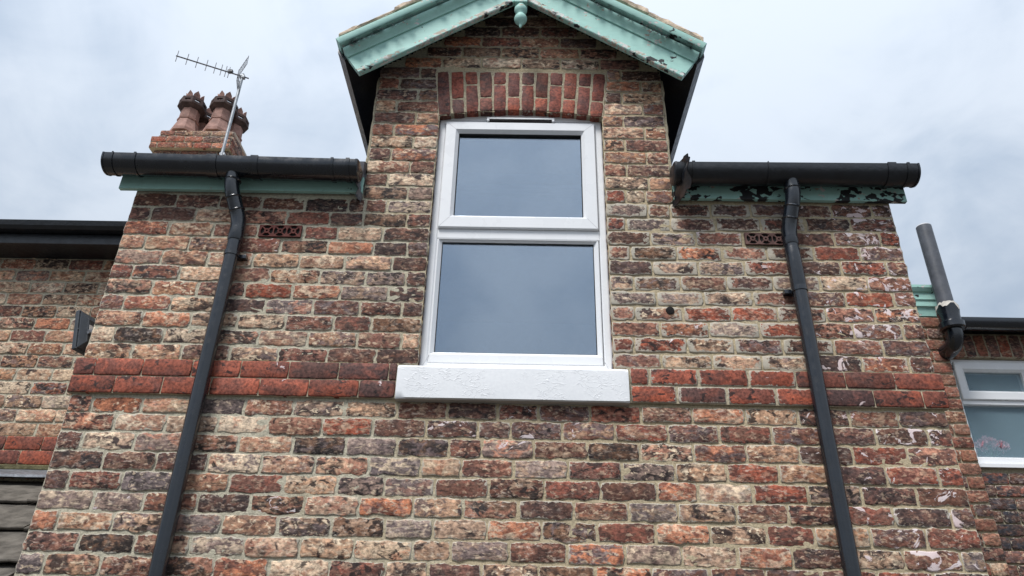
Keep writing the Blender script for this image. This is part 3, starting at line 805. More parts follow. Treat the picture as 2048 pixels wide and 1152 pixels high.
for side in (-1, 1):
    lo = barge(side, 'bargeboard', [(.036, -.183), (.136, -.183), (.136, -.153), (.004, -.153), (.004, -.160), (.036, -.160)], M_GREEN, parent=droof)
    barge(side, 'lower_bead', [(0, -.164), (0, -.186), (.005, -.190), (.031, -.190), (.034, -.187), (.034, -.164)], M_GREENL, parent=droof, jit=.0012)
    barge(side, 'cornice_moulding', [(.138, -.160), (.138, -.192), (.150, -.197), (.160, -.205), (.170, -.216), (.180, -.222), (.186, -.222), (.186, -.160)], M_GREEN, parent=droof)
    barge(side, 'dark_fillet', [(.1875, -.160), (.1875, -.206), (.2035, -.206), (.2035, -.160)], M_BLACK, parent=droof)
    barge(side, 'verge_board', [(.2045, -.160), (.2045, -.243), (.211, -.248), (.247, -.248), (.252, -.243), (.252, -.160)], M_GREENW if side > 0 else M_GREEN, parent=droof, x_end=.918)
# curls of lifted paint along the fillet
mb = MB(); r5 = random.Random(4)
for side in (-1, 1):
    for q in range(60):
        t = r5.random() ** 1.6; x_ = .98 - t * .85; s0 = .197 + r5.uniform(-.012, .004)
        c = Vector((DC + side * x_, -.226, 5.265 - SLOPE * x_ + s0 / cs)); ln = r5.uniform(.016, .050)
        a = r5.uniform(-.6, .9)
        d = Vector((math.cos(a) * cs * -side, -.25, math.sin(a) - .25)) * ln; e = Vector((.2, -.5, -.9)) * r5.uniform(.006, .016)
        mb.add([c, c + d * .5 + Vector((0, -.004, 0)), c + d, c + d + e, c + d * .5 + e * 1.2 + Vector((0, -.006, 0)), c + e], [(0, 1, 4, 5), (1, 2, 3, 4)])
mb.build('paint_curls', M_BLACK, droof)['kind'] = 'stuff'
# verge slates bedded in mortar, one by one
for side in (-1, 1):
    a = 1.045
    for k in range(4):
        ln = (.30, .36, .33, .34)[k]
        b = max(a - ln, 0.0)
        lift = .004 + .014 * (k % 2) + RND.uniform(0, .006)
        th = .030 + RND.uniform(0, .014)
        f = lambda x_: 5.265 + .255 / cs - SLOPE * x_ + lift
        rings = []
        n = 8
        for i in range(n + 1):
            x_ = a + (b - a) * i / n
            w1, w2 = RND.uniform(-.005, .005), RND.uniform(-.006, .006)
            X_ = DC + side * x_
            rings.append([(X_, -.238 + w1, f(x_) + .001), (X_, -.243 + w2, f(x_) + th * .5 + w1), (X_, -.235 + w1, f(x_) + th + w2), (X_, .25, f(x_) + th), (X_, .25, f(x_))])
        MB().loft(rings).build('verge_slate', M_STONE, droof, smooth='auto')
        a = b + .002
        if b <= 0: break
# pendant at the apex
pend = MB().box(DC - .040, DC + .034, -.232, -.162, 5.186, 5.30).build('pendant', M_GREEN, droof, bevel=.004)
MB().lathe((DC - .004, -.198, 0), [(.001, 5.004), (.006, 5.006), (.009, 5.018), (.012, 5.032), (.024, 5.042), (.034, 5.056), (.038, 5.073), (.035, 5.089), (.027, 5.101), (.023, 5.108), (.024, 5.116), (.033, 5.128), (.038, 5.144), (.037, 5.160), (.030, 5.172), (.028, 5.186)], 28).build('turned_drop', M_GREEN, droof, smooth='auto')

# --- dormer cheeks
for side, x in ((-1, DL), (1, DR)):
    mb = MB(); x2 = x - side * .0
    mb.prism([(.30, 3.9), (2.8, 3.9), (2.8, 4.86), (.30, 4.86)], 0, x + (.01 if side < 0 else -.13), x + (.13 if side < 0 else -.01))
    mb.build('dormer_cheek', M_ROOF, house)
    mb = MB(); path = [(x + side * (.004 + RND.uniform(0, .004)), .010, 4.12 + i * .045) for i in range(16)]
    mb.tube(path, [.009 + RND.uniform(-.002, .003) for _ in path], 8)
    mb.build('mortar_fillet', M_MORTAR2, house, smooth=True)

# --- main roof
mb = MB()
t30 = math.tan(math.radians(30))
for x0, x1, y0 in ((-.10, DL - .005, -.06), (DR + .005, W + .10, -.06), (DL - .005, DR + .005, .32)):
    f = lambda y: 4.115 + (y + .06) * t30
    mb.prism([(y0, f(y0)), (4.3, f(4.3)), (8.7, f(y0)), (8.7, f(y0) - .08), (4.3, f(4.3) - .08), (y0, f(y0) - .08)], 0, x0, x1)
mb.build('roof', M_ROOF, house)
# body of the house behind the front wall, so that no light leaks in
mb = MB(); mb.box(.006, .25, .31, 8.5, 0, 3.9); mb.box(W - .25, W - .006, .31, 8.5, 0, 3.9); mb.box(.25, W - .25, 8.3, 8.5, 0, 3.9)
mb.build('side_walls', M_MORTAR, house)

# --- eaves fascias
def fascia(x0, x1, z0, mat, label):
    mb = MB(); mb.box(x0, x1, -.038, -.014, z0, z0 + .10)
    o = mb.build('eaves_fascia', mat, house, bevel=.002); o['label'] = label
    MB().box(x0 + .01, x1, -.0135, -.011, z0 + .003, z0 + .09).build('backing_board', M_BLACK, o)
fascia(-.082, DL - .002, 3.927, M_GREEN, 'pale green eaves board under the left gutter')
fascia(DR + .002, 4.146, 3.920, M_GREENB, 'pale green eaves board flaking to black under the right gutter')

# black cable cap on the wall
MB().lathe((0, 0, 0), [(.0005, .009), (.014, .009), (.0205, .007), (.022, .0)], 20).build('cable_cap', M_NEARBLACK, house, smooth='auto')
co = bpy.data.objects[[o.name for o in house.children if o.name.startswith('cable_cap')][0]]
co.data.transform(Matrix.Translation((2.840, -.001, 3.262)) @ Matrix.Rotation(math.pi / 2, 4, 'X'))

# ================================================================== gutters and downpipes
def gutter(label, x0, x1, yc, z0, z1, r, clips, mat, name='gutter', cat='gutter', lip=True):
    t = thing(name, label, cat, ((x0 + x1) / 2, yc, min(z0, z1) - r), group='black half-round gutters along the eaves')
    zz = lambda x: z0 + (z1 - z0) * (x - x0) / (x1 - x0)
    def shell(xa, xb, ro, ri, extra=0.0):
        mb = MB(); rings = []
        n = max(2, int((xb - xa) / .08))
        for i in range(n + 1):
            x = xa + (xb - xa) * i / n; z = zz(x); sag = mnoise.noise(Vector((x * 3, 1, 1))) * (.0035 if mat is M_BLACK else .0015)
            ang = [math.pi + math.pi * k / 18 for k in range(19)]
            o_ = [(x, yc + ro * math.cos(a), z + ro * math.sin(a) * 1.0 + sag) for a in ang]
            o_ = [(x, yc - ro, z + .018 + extra)] + o_ + [(x, yc + ro, z + .018 + extra)]
            i_ = [(x, yc + ri * math.cos(a), z + ri * math.sin(a) + sag) for a in reversed(ang)]
            i_ = [(x, yc + ri, z + .018 + extra)] + i_ + [(x, yc - ri, z + .018 + extra)]
            rings.append(o_ + i_)
        return mb.loft(rings)
    shell(x0, x1, r, r - .004).build('trough', mat, t, smooth='auto')
    for a, b in clips:
        shell(a, b, r + .0045, r - .002, .004).build('union_clip', mat, t, smooth='auto')
    for xe, s in ((x0, -1), (x1, 1)):
        mb = MB(); z = zz(xe)
        prof = [(xe + s * .0, r + .003), (xe + s * .010, r + .001), (xe + s * .016, r - .010), (xe + s * .018, r - .03)]
        rings = []
        for x, q in prof:
            rings.append([(x, yc - q, z + .019)] + [(x, yc + q * math.cos(a), z + q * math.sin(a)) for a in [math.pi + math.pi * k / 16 for k in range(17)]] + [(x, yc + q, z + .019)])
        mb.loft(rings)
        mb.build('stop_end', mat, t, smooth='auto')
    return t
gutter('long black half-round gutter along the left eaves, below the chimney', -.122, 1.216, -.116, 4.037, 4.015, .069,
       [(-.08, -.072), (.038, .050), (.425, .480), (.660, .700), (1.085, 1.100), (1.165, 1.185)], M_PLASTIC)
gutter('scuffed black half-round gutter along the right eaves, with torn flashing at its end', 2.905, 4.162, -.116, 4.029, 4.041, .070,
       [(2.985, 3.000), (3.38, 3.385), (4.005, 4.050), (4.105, 4.12)], M_BLACK)

def downpipe(label, path, rings, r, lug):
    t = thing('downpipe', label, 'downpipe', (path[-1][0], path[-1][1], 0), group='black downpipes either side of the window')
    # swan neck with rounded bends
    pts = []
    P_ = [Vector(p) for p in path]
    for i, p in enumerate(P_):
        if 0 < i < len(P_) - 1:
            d0, d1 = (P_[i - 1] - p), (P_[i + 1] - p)
            k = min(.05, d0.length * .45, d1.length * .45)
            a, b = p + d0.normalized() * k, p + d1.normalized() * k
            for q in range(7):
                u = q / 6; pts.append(a * (1 - u) ** 2 + p * 2 * u * (1 - u) + b * u * u)
        else: pts.append(p)
    cut = len(pts) - 1
    MB().tube(pts[:cut + 0] , r + .0040, 24).build('swan_neck', M_PLASTIC, t, smooth='auto')
    top = P_[-2]
    n = 14
    st = [(top.x + mnoise.noise(Vector((i * .4, top.x, 0))) * .0015, top.y, top.z - .04 - (top.z - .04 - .02) * i / n) for i in range(n + 1)]
    MB().tube(st, r, 28).build('pipe', M_PLASTIC, t, smooth='auto')
    for a, b, rr_ in rings:
        MB().tube([(top.x, top.y, a), (top.x, top.y, a - .006), (top.x, top.y, b + .006), (top.x, top.y, b)], [r + .002, rr_, rr_, r + .001], 28).build('socket', M_PLASTIC, t, smooth='auto')
    # collars on the bends
    for f in (.25, .5):
        pass
    d = (P_[2] - P_[1]).normalized()
    for c, dd in ((P_[1] + Vector((0, 0, .045)), Vector((0, 0, 1))), (P_[1] + d * .055, d), (P_[2] - d * .06, d)):
        MB().tube([c - dd * .006, c, c + dd * .006], [r + .0042, r + .0085, r + .0042], 24).build('collar', M_PLASTIC, t, smooth='auto')
    for z, s in lug:
        mb = MB(); mb.box(top.x + s * r * .5, top.x + s * (r + .032), -.035, -.001, z - .011, z + .011)
        mb.build('wall_clip', M_PLASTIC, t, bevel=.003)
        mb = MB(); mb.tube([(top.x, top.y, z + .013), (top.x, top.y, z - .013)], r + .004, 24); mb.build('clip_band', M_PLASTIC, t, smooth='auto')
    return t
downpipe('black round downpipe with a swan neck, left of the window', [(.558, -.116, 3.985), (.564, -.114, 3.885), (.622, -.056, 3.715), (.622, -.056, 3.60), (.614, -.056, 0)][:3] + [(.616, -.056, 0)],
         [(3.70, 3.590, .0385)], .0345, [(3.515, 1), (1.5, 1)])
downpipe('black round downpipe with a swan neck, right of the window', [(3.514, -.116, 3.985), (3.512, -.114, 3.885), (3.478, -.056, 3.715), (3.466, -.056, 0)],
         [(3.72, 3.62, .0385), (3.60, 3.37, .0375)], .0350, [(3.365, -1), (1.5, -1)])

# torn lead flashing against the dormer, at the inner ends of the gutters
def flashing(x, s, label, big):
    mb = MB(); r6 = random.Random(11 + int(x * 10)); nu, nv = 12, 7
    rows = []
    for i in range(nu + 1):
        a = i / nu; row = []
        for j in range(nv + 1):
            b = j / nv
            y = -.235 * big * b - .002
            z = 4.100 - .225 * a - .03 * b * (1 - a)
            xx = x + s * (.012 + .040 * b * big) + mnoise.noise(Vector((a * 5, b * 4, x))) * .016 + (.010 * math.sin(a * 9) * b)
            if j == nv: y += r6.uniform(-.010, .022)
            row.append((xx, y, z + (r6.uniform(-.010, .010) if i in (0, nu) else 0)))
        rows.append(row)
    vs_ = [p for r in rows for p in r]; vs2 = [(p[0] + .003 * s, p[1], p[2]) for p in vs_]
    n1 = nv + 1; fs = []; off = len(vs_)
    for i in range(nu):
        for j in range(nv):
            fs.append((i * n1 + j, i * n1 + j + 1, (i + 1) * n1 + j + 1, (i + 1) * n1 + j))
            fs.append(tuple(q + off for q in reversed(fs[-1])))
    mb.add(vs_ + vs2, fs)
    o = mb.build('lead_flashing', M_LEAD if big < .9 else M_BLACK, None, smooth='auto')
    return tag(o, label, 'flashing', 'flashings where the gutters meet the dormer')
flashing(DR - .01, 1, 'torn crumpled dark flashing between the dormer and the right gutter', 1.0)
flashing(DL + .005, -1, 'small grey lead flashing between the dormer and the left gutter', .38)

# ================================================================== left wing, set back
WY = 1.15
wing = thing('brick_wing', 'pale brown brick wing set back behind the left corner, with black eaves', 'building', (-1.5, WY, 0))
mb = MB(); mb.box(-4.0, -.004, WY, WY + .3, 0, 4.40)
wwall = mb.build('wall', M_MORTAR, wing)
WB = Bricks(); r7 = random.Random(31)
CW = .0905
zb0 = 2.897
for k in range(-14, 17):
    if k in (-1, -2): continue
    if k < -2: zb = 2.720 - (-2 - k) * CW
    else: zb = zb0 + k * CW
    x = -.004 - (.06 if k % 2 else .17) - r7.uniform(0, .02)
    xr = -.006
    while xr > -3.2:
        c = r7.choice('CCTMTMCOCGNTM') if k > -1 else r7.choice('CTMNTON')
        WB.add(((x + xr) / 2, WY, zb + CW / 2), EX, EZ, FRONT, xr - x - J, CW - J - .001, c, proud=r7.uniform(.003, .009), depth=.03, smear=.2 + r7.uniform(-.1, .15))
        xr = x; x -= .2375 + r7.uniform(-.008, .008)
WB.build(wwall, M_BRICK, seed=9, singles=130)
mb = MB(); mb.box(-3.2, -.006, WY - .0165, WY - .001, 2.722, zb0 - .002)
wband = mb.build('string_course', M_MORTAR2, wing)
WB2 = Bricks()
for q in range(2):
    xr = -.006 - (.0 if q else .115); k = 0
    if q == 0: WB2.add((-.062, WY, 2.853), EX, EZ, FRONT, .104, .083, 'r', proud=.0225, depth=.015, jit=.0008, rnd=.002, chamfer=.002, smear=-.2, soot=.4)
    while xr > -3.1:
        WB2.add((xr - .1145, WY, 2.853 - q * .0885), EX, EZ, FRONT, .2245, .083, r7.choice('rrrd'), proud=.0225, depth=.015, jit=.0008, rnd=.002, chamfer=.002, smear=-.2, soot=.5)
        xr -= .229
WB2.build(wband, M_PRESSED, seed=12)
mb = MB(); mb.box(-3.4, -.002, WY - .215, WY - .19, 4.160, 4.235)
wf = mb.build('eaves_fascia', M_BLACK, wing, bevel=.003)
mb = MB(); mb.box(-3.4, -.002, WY - .189, WY - .001, 4.166, 4.180); mb.build('soffit_board', M_BLACK, wing)
mb = MB(); mb.prism([(WY - .20, 4.240), (WY - .27, 4.240), (WY - .29, 4.260), (WY - .30, 4.295), (WY - .285, 4.295), (WY - .27, 4.267), (WY - .20, 4.255)], 0, -3.4, -.002)
mb.build('eaves_gutter', M_BLACK, wing, bevel=.002)
mb = MB(); mb.prism([(WY - .24, 4.298), (WY + 3.2, 6.1), (WY + 3.2, 6.16), (WY - .245, 4.320)], 0, -3.4, -.002); mb.build('roof', M_STONE, wing)

# lean-to roof of thick stone slates against the wing
lean = thing('lean_to_roof', 'lean-to roof of thick grey stone slates at the lower left corner', 'roof', (-1.2, .5, 1.5))
t31 = math.tan(math.radians(31)); c31, s31 = math.cos(math.radians(31)), math.sin(math.radians(31))
mb = MB(); f = lambda y: 2.525 - (1.12 - y) * t31
mb.prism([(1.14, f(1.14)), (-.5, f(-.5)), (-.5, f(-.5) - .06), (1.14, f(1.14) - .06)], 0, -2.9, -.006); mb.build('roof_deck', M_NEARBLACK, lean)
r8 = random.Random(5)
for k in range(5):
    yb_ = .715 - .325 * k; yt = min(yb_ + .52, 1.13)
    x = -.008 if k % 2 else -.008
    first = True
    while x > -2.6:
        wd = (r8.uniform(.42, .6) if not first else (.50, .26, .47, .3, .4)[k]); first = False
        x0, x1 = x - wd, x - .004
        th = .014 + r8.uniform(-.002, .003)
        d = Vector((0, -c31, -s31)); n_ = Vector((0, -s31, c31))
        base = Vector((0, yb_, 2.655 - (1.12 - yb_) * t31)) + n_ * r8.uniform(.012, .022)
        L_ = (yt - yb_) / c31
        rings = []
        nn = 7
        for i in range(nn + 1):
            xx = x0 + (x1 - x0) * i / nn
            w0 = r8.uniform(-.007, .007)
            pl = base + d * w0; pt_ = base - d * L_
            rings.append([(xx, (pl - n_ * th).y, (pl - n_ * th).z), (xx, (pl + d * .004 - n_ * th * .5).y, (pl - n_ * th * .5).z), (xx, pl.y, pl.z + r8.uniform(-.003, .003)),
                          (xx, (pl * .5 + pt_ * .5).y, (pl * .5 + pt_ * .5 - n_ * .030).z + r8.uniform(-.003, .003)), (xx, pt_.y, (pt_ - n_ * .064).z), (xx, pt_.y, (pt_ - n_ * (th + .068)).z)])
        MB().loft(rings).build('slate', M_SLATE, lean, smooth='auto')
        x = x0
mb = MB(); rings = []
for i in range(25):
    x = -2.6 + 2.594 * i / 24; k = mnoise.noise(Vector((x * 6, 0, 0))) * .004
    rings.append([(x, 1.134, 2.692 + k), (x, 1.118 + k, 2.688 + k), (x, 1.075 + k, 2.668 + k), (x, 1.000, 2.632 + k), (x, .996, 2.616 + k), (x, 1.134, 2.64)])
mb.loft(rings); mb.build('lead_flashing', M_LEAD, lean, smooth='auto')
mb = MB(); mb.prism([(1.148, 2.719), (1.112, 2.716), (1.120, 2.690), (1.148, 2.690)], 0, -2.6, -.006); mb.build('mortar_fillet', M_LEANMOR, lean, bevel=.004)

# ================================================================== chimney stack
chim = thing('chimney_stack', 'red brick chimney stack with corbelled courses and four crowned pots', 'chimney', (-2.05, 4.35, 5.5))
CYF, CYB = 4.0, 4.62
mb = MB()
mb.box(-2.50, -1.570, CYF + .006, CYB - .006, 5.0, 7.40)
mb.box(-2.553, -1.551, CYF - .048, CYB + .044, 7.405, 7.490); mb.box(-2.553, -1.551, CYF - .052, CYB + .046, 7.494, 7.58)
mb.box(-2.500, -1.570, CYF + .006, CYB - .006, 7.582, 7.64); mb.box(-2.490, -1.585, CYF + .006, CYB - .01, 7.641, 7.722)
cw_ = mb.build('stack_core', M_MORTAR2, chim)
CB = Bricks(); r9 = random.Random(13)
SIDE, EY = Vector((1, 0, 0)), Vector((0, 1, 0))
def crow(x0, x1, y0, y1, z0, z1, codes, off):
    x = x0; first = True
    while x < x1 - .02:
        ln = off if first else .228; first = False
        e = min(x + ln, x1)
        if x1 - e < .05: e = x1
        CB.add(((x + e) / 2, y0, (z0 + z1) / 2), EX, EZ, FRONT, e - x - .009, z1 - z0 - .009, r9.choice(codes), proud=.006, depth=.04, jit=.002, rnd=.004, smear=.1, soot=.4, nu=3, nv=2)
        x = e
    y = y0; first = True
    while y < y1 - .02:
        ln = .228 - off * .5 if first else .228; first = False
        e = min(y + ln, y1)
        CB.add((x1, (y + e) / 2, (z0 + z1) / 2), EY, EZ, SIDE, e - y - .009, z1 - z0 - .009, r9.choice(codes), proud=.006, depth=.04, jit=.002, rnd=.004, smear=.1, soot=.4, nu=3, nv=2)
        y = e
for k in range(8): crow(-2.506, -1.564, CYF, CYB, 7.40 - (k + 1) * .085, 7.40 - k * .085, 'NDNT', .228 if k % 2 else .114)
crow(-2.556, -1.548, CYF - .052, CYB + .048, 7.403, 7.492, 'ROR', .10); crow(-2.556, -1.548, CYF - .056, CYB + .05, 7.492, 7.580, 'RRN', .20)
crow(-2.506, -1.564, CYF, CYB, 7.580, 7.641, 'DTN', .12); crow(-2.495, -1.580, CYF, CYB, 7.641, 7.722, 'NDT', .19)
CB.build(cw_, M_BRICK, seed=17)
mb = MB(); mb.prism([(CYF + .01, 7.722), (CYB - .01, 7.722), (CYB - .08, 7.775), (CYF + .08, 7.775)], 0, -2.48, -1.59); mb.build('flaunching', M_STONE, chim, jitter=.004)
def oct_ring(c, r, z, n=8, rot=math.pi / 8): return [(c[0] + r * math.cos(rot + k * math.tau / n), c[1] + r * math.sin(rot + k * math.tau / n), c[2] + z) for k in range(n)]
def sq8(c, h, z):   # square outline with the vertex order of an octagon
    q = []
    for k in range(8):
        a = math.pi / 8 + k * math.tau / 8
        ca_, sa_ = math.cos(a), math.sin(a)
        q.append((c[0] + h * (1 if ca_ > 0 else -1) * (1 if abs(ca_) > .5 else .42), c[1] + h * (1 if sa_ > 0 else -1) * (1 if abs(sa_) > .5 else .42), c[2] + z))
    return q
def pot(c):
    body = MB().loft([sq8(c, .165, 0), sq8(c, .165, .045), oct_ring(c, .125, .22), oct_ring(c, .135, .225), oct_ring(c, .137, .245), oct_ring(c, .122, .25), oct_ring(c, .118, .40)])
    b = body.build('chimney_pot', M_TERRA, chim)
    hood = MB()
    # octagonal hood with a slot in every face
    r0, r1, r2 = .122, .178, .172
    lo, mi, hi = .40, .455, .555
    hood.loft([oct_ring(c, r0, lo), oct_ring(c, r1, mi - .005), oct_ring(c, r1, mi + .012)], cap=False)
    hood.loft([oct_ring(c, r2, hi - .02), oct_ring(c, r2, hi), oct_ring(c, .115, hi + .012)], cap=False)
    A_, B_ = oct_ring(c, r1 - .002, mi + .012), oct_ring(c, r2, hi - .02)
    for k in range(8):
        j = (k + 1) % 8
        a0, a1, b0, b1 = Vector(A_[k]), Vector(A_[j]), Vector(B_[k]), Vector(B_[j])
        cz = Vector((c[0], c[1], 0))
        for s0, s1, h0_, h1_ in ((0, .22, 0, 1), (.78, 1, 0, 1), (.22, .78, 0, .34), (.22, .78, .78, 1)):
            q = [a0.lerp(a1, s0).lerp(b0.lerp(b1, s0), h0_), a0.lerp(a1, s1).lerp(b0.lerp(b1, s1), h0_), a0.lerp(a1, s1).lerp(b0.lerp(b1, s1), h1_), a0.lerp(a1, s0).lerp(b0.lerp(b1, s0), h1_)]
            qi = [p + (Vector((c[0], c[1], p.z)) - p).normalized() * .03 for p in q]
            hood.add(q + qi, [(0, 1, 2, 3), (4, 5, 6, 7), (0, 4, 7, 3), (1, 5, 6, 2), (0, 1, 5, 4), (3, 2, 6, 7)])
    hood.build('louvred_hood', M_SOOTY, b)
    crown = MB()
    crown.loft([oct_ring(c, .112, .556, 16), oct_ring(c, .108, .60, 16)], cap=False)
    for k in range(7):
        a = k * math.tau / 7
        q = []
        for da, z in ((-.446, .60), (.446, .60), (.34, .645), (0, .695), (-.34, .645)):
            r_ = .108 + (z - .60) * .12
            q.append((c[0] + r_ * math.cos(a + da), c[1] + r_ * math.sin(a + da), c[2] + z))
        qi = [((p[0] - c[0]) * .86 + c[0], (p[1] - c[1]) * .86 + c[1], p[2] - .002) for p in q]
        crown.add(q + qi, [(0, 1, 2, 3, 4), (9, 8, 7, 6, 5)] + [(i, i + 5, (i + 1) % 5 + 5, (i + 1) % 5) for i in range(5)])
    crown.build('pointed_crown', M_TERRA, b)
for px, py in ((-2.285, 4.17), (-1.865, 4.17), (-2.235, 4.47), (-1.815, 4.47)):
    pot((px, py, 7.765))

# television aerial on its mast
aer = thing('television_aerial', 'grey television aerial with a long toothed boom on a mast by the chimney', 'aerial', (-1.57, 3.85, 6.6))
MB().tube([(-1.575, 3.86, 6.6), (-1.570, 3.86, 8.56)], .019, 12).build('mast', M_GALV, aer, smooth='auto')
b0, b1 = Vector((-1.52, 3.87, 8.505)), Vector((-2.290, 3.50, 8.505))
MB().tube([b0 + Vector((.03, .01, 0)), b1], .009, 8).build('boom', M_ALU, aer, smooth='auto')
bd = (b1 - b0)
for q, t in enumerate((.985, .845, .71, .575, .455, .365, .30, .255)):
    c = b0 + bd * t
    MB().tube([c + Vector((0, 0, -.090)), c + Vector((0, 0, .090))], .0055, 6).build('director', M_ALU, aer, smooth='auto')
c = b0 + bd * .235
MB().box(c.x - .035, c.x + .03, c.y - .022, c.y + .022, c.z + .0, c.z + .045).build('dipole_box', M_PLASTIC, aer, bevel=.008)
c = b0 + bd * .125
dr = bd.normalized(); sdv = Vector((-dr.y, dr.x, 0))
for s in (-1, 1):
    mb = MB(); tip = c + Vector((0, 0, s * .30)) + dr * (-.07) ; mid = c + Vector((0, 0, s * .02))
    for q in (-.075, .075): mb.tube([mid + sdv * q, tip + sdv * q], .005, 6)
    for q in range(7):
        a = mid.lerp(tip, q / 6); mb.tube([a - sdv * .085, a + sdv * .085], .0038, 6)
    mb.build('reflector_grid', M_ALU, aer, smooth='auto')
MB().box(-1.60, -1.535, 3.835, 3.885, 8.482, 8.530).build('mast_clamp', M_GALV, aer, bevel=.005)
for z in (6.9, 7.25):
    MB().box(-1.60, -1.54, 3.85, 4.0, z - .015, z + .015).build('wall_bracket', M_GALV, aer)

# ================================================================== floodlight on the left return
fl = thing('floodlight', 'dark grey square floodlight seen from behind at the left corner, with a white sticker', 'floodlight', (-.09, .12, 3.0))
mt = Matrix.Translation((-.080, .11, 3.118)) @ Matrix.Rotation(math.radians(-11), 4, 'Y') @ Matrix.Rotation(math.radians(-10), 4, 'Z')
def loc(mb, name, mat, bevel=0.0, smooth=False):
    mb.v = [tuple(mt @ Vector(p)) for p in mb.v]
    return mb.build(name, mat, fl, bevel=bevel, smooth=smooth)
def rect(x, hy, hz): return [(x, -hy, -hz), (x, hy, -hz), (x, hy, hz), (x, -hy, hz)]
loc(MB().loft([rect(-.014, .092, .108), rect(.008, .092, .108)]), 'bezel', M_FLOOD, bevel=.006)
loc(MB().loft([rect(.0085, .085, .100), rect(.013, .085, .100), rect(.034, .058, .066), rect(.038, .055, .062)]), 'housing', M_FLOOD, bevel=.003)
loc(MB().loft([rect(-.0165, .084, .098), rect(-.0145, .084, .098)]), 'lens', M_FROST)
mb = MB(); mb.box(.0385, .0395, -.050, -.022, .006, .032); loc(mb, 'sticker', M_LABEL)
mb = MB(); mb.box(.0385, .060, -.058, -.028, -.022, .002); loc(mb, 'bracket', M_ALU, bevel=.004)
mb = MB(); mb.tube([(.048, -.066, -.018), (.048, -.056, -.018)], .008, 12); loc(mb, 'hinge_bolt', M_ALU)
mb = MB(); mb.tube([(.058, -.035, -.010), (.074, -.02, -.010), (.080, -.015, -.010)], .010, 10); loc(mb, 'cable_gland', M_SEAL)
for sy_, sz_ in ((-1, -1), (-1, 1), (1, -1), (1, 1), (-1, 0)):
    mb = MB(); mb.tube([(.007, sy_ * .087, sz_ * .102), (.011, sy_ * .087, sz_ * .102)], .004, 8); loc(mb, 'screw', M_ALU)

# ================================================================== right-hand extension, set back
ext = thing('brick_extension', 'brown brick extension behind the right corner with a small white window', 'building', (6.0, 1.85, 0))
EYF, PY = 1.85, 1.75
mb = MB(); mb.box(4.2, 5.256, PY + .006, PY + .35, 0, 4.13)
pier = mb.build('corner_pier', M_MORTAR2, ext)
PB = Bricks(); r10 = random.Random(44)
CP = .0925
for k in range(43):
    z1 = 4.135 - k * CP
    if z1 < .1: break
    xl = 5.256 - (.114 if k % 2 else .228)
    c = r10.choice('PPNPTPN')
    PB.add(((xl + 5.256) / 2, PY, z1 - CP / 2), EX, EZ, FRONT, 5.256 - xl - .006, CP - .016, c, proud=.007, depth=.09, jit=.0016, rnd=.003, smear=.05, soot=r10.choice((0, .2, .4)), nu=4)
    x = xl
    while x > 4.75:
        PB.add((x - .114, PY, z1 - CP / 2), EX, EZ, FRONT, .218, CP - .016, r10.choice('PPN'), proud=.007, depth=.03, jit=.0016, rnd=.003, smear=.05, nu=4)
        x -= .228
PB.build(pier, M_BRICK, seed=19, singles=130)
mb = MB(); WX0, WX1, WZ0, WZ1 = 5.300, 6.20, 3.03, 3.845
mb.box(5.257, 8.5, EYF + .006, EYF + .3, 0, WZ0); mb.box(WX1, 8.5, EYF + .006, EYF + .3, WZ0, 4.05); mb.box(5.257, WX0, EYF + .006, EYF + .3, WZ0, WZ1 + .0); mb.box(5.257, WX1, EYF + .006, EYF + .3, WZ1, 4.05)
ewall = mb.build('wall', M_MORTAR2, ext)
EB = Bricks(); CE = .0865
for k in range(34):
    z1 = 2.986 - k * CE
    if z1 < .1: break
    x = 5.262; first = True
    while x < 7.2:
        ln = (.114 if k % 2 else .228) if first else r10.choice((.228, .228, .228, .114)); first = False
        EB.add((x + ln / 2, EYF, z1 - CE / 2), EX, EZ, FRONT, ln - .010, CE - .012, r10.choice('BBDPDNB'), proud=.010, depth=.03, jit=.0018, rnd=.003, smear=.05, nu=4)
        x += ln
for k in range(12):
    z1 = 4.03 - k * CE
    x = WX1 + .06
    while x < 7.2:
        EB.add((x + .114, EYF, z1 - CE / 2), EX, EZ, FRONT, .218, CE - .012, r10.choice('BDPDN'), proud=.010, depth=.03, jit=.0018, rnd=.003, smear=.05, nu=4); x += .228
EB.build(ewall, M_BRICK, seed=23, singles=150)
# soldier arch over the small window
SB = Bricks()
for k in range(11):
    x = 5.263 + .0865 * (k + .5); lean_ = (k - 5.5) * .016
    ax = Vector((lean_, 0, 1)).normalized()
    SB.add((x + lean_ * .09, EYF - .022, 3.935 - .008 + .010 * (1 - ((k - 5) / 5.5) ** 2)), Vector((ax.z, 0, -ax.x)), ax, FRONT, .078, .178, r10.choice('PNPNR'), proud=.006, depth=.10, jit=.002, rnd=.004, smear=.05, soot=.3, nu=3, nv=4)
sarch = MB().box(5.262, 6.24, EYF - .022, EYF + .004, 3.848, 4.03).build('soldier_arch', M_MORTAR2, ext)
SB.build(sarch, M_BRICK, seed=29)
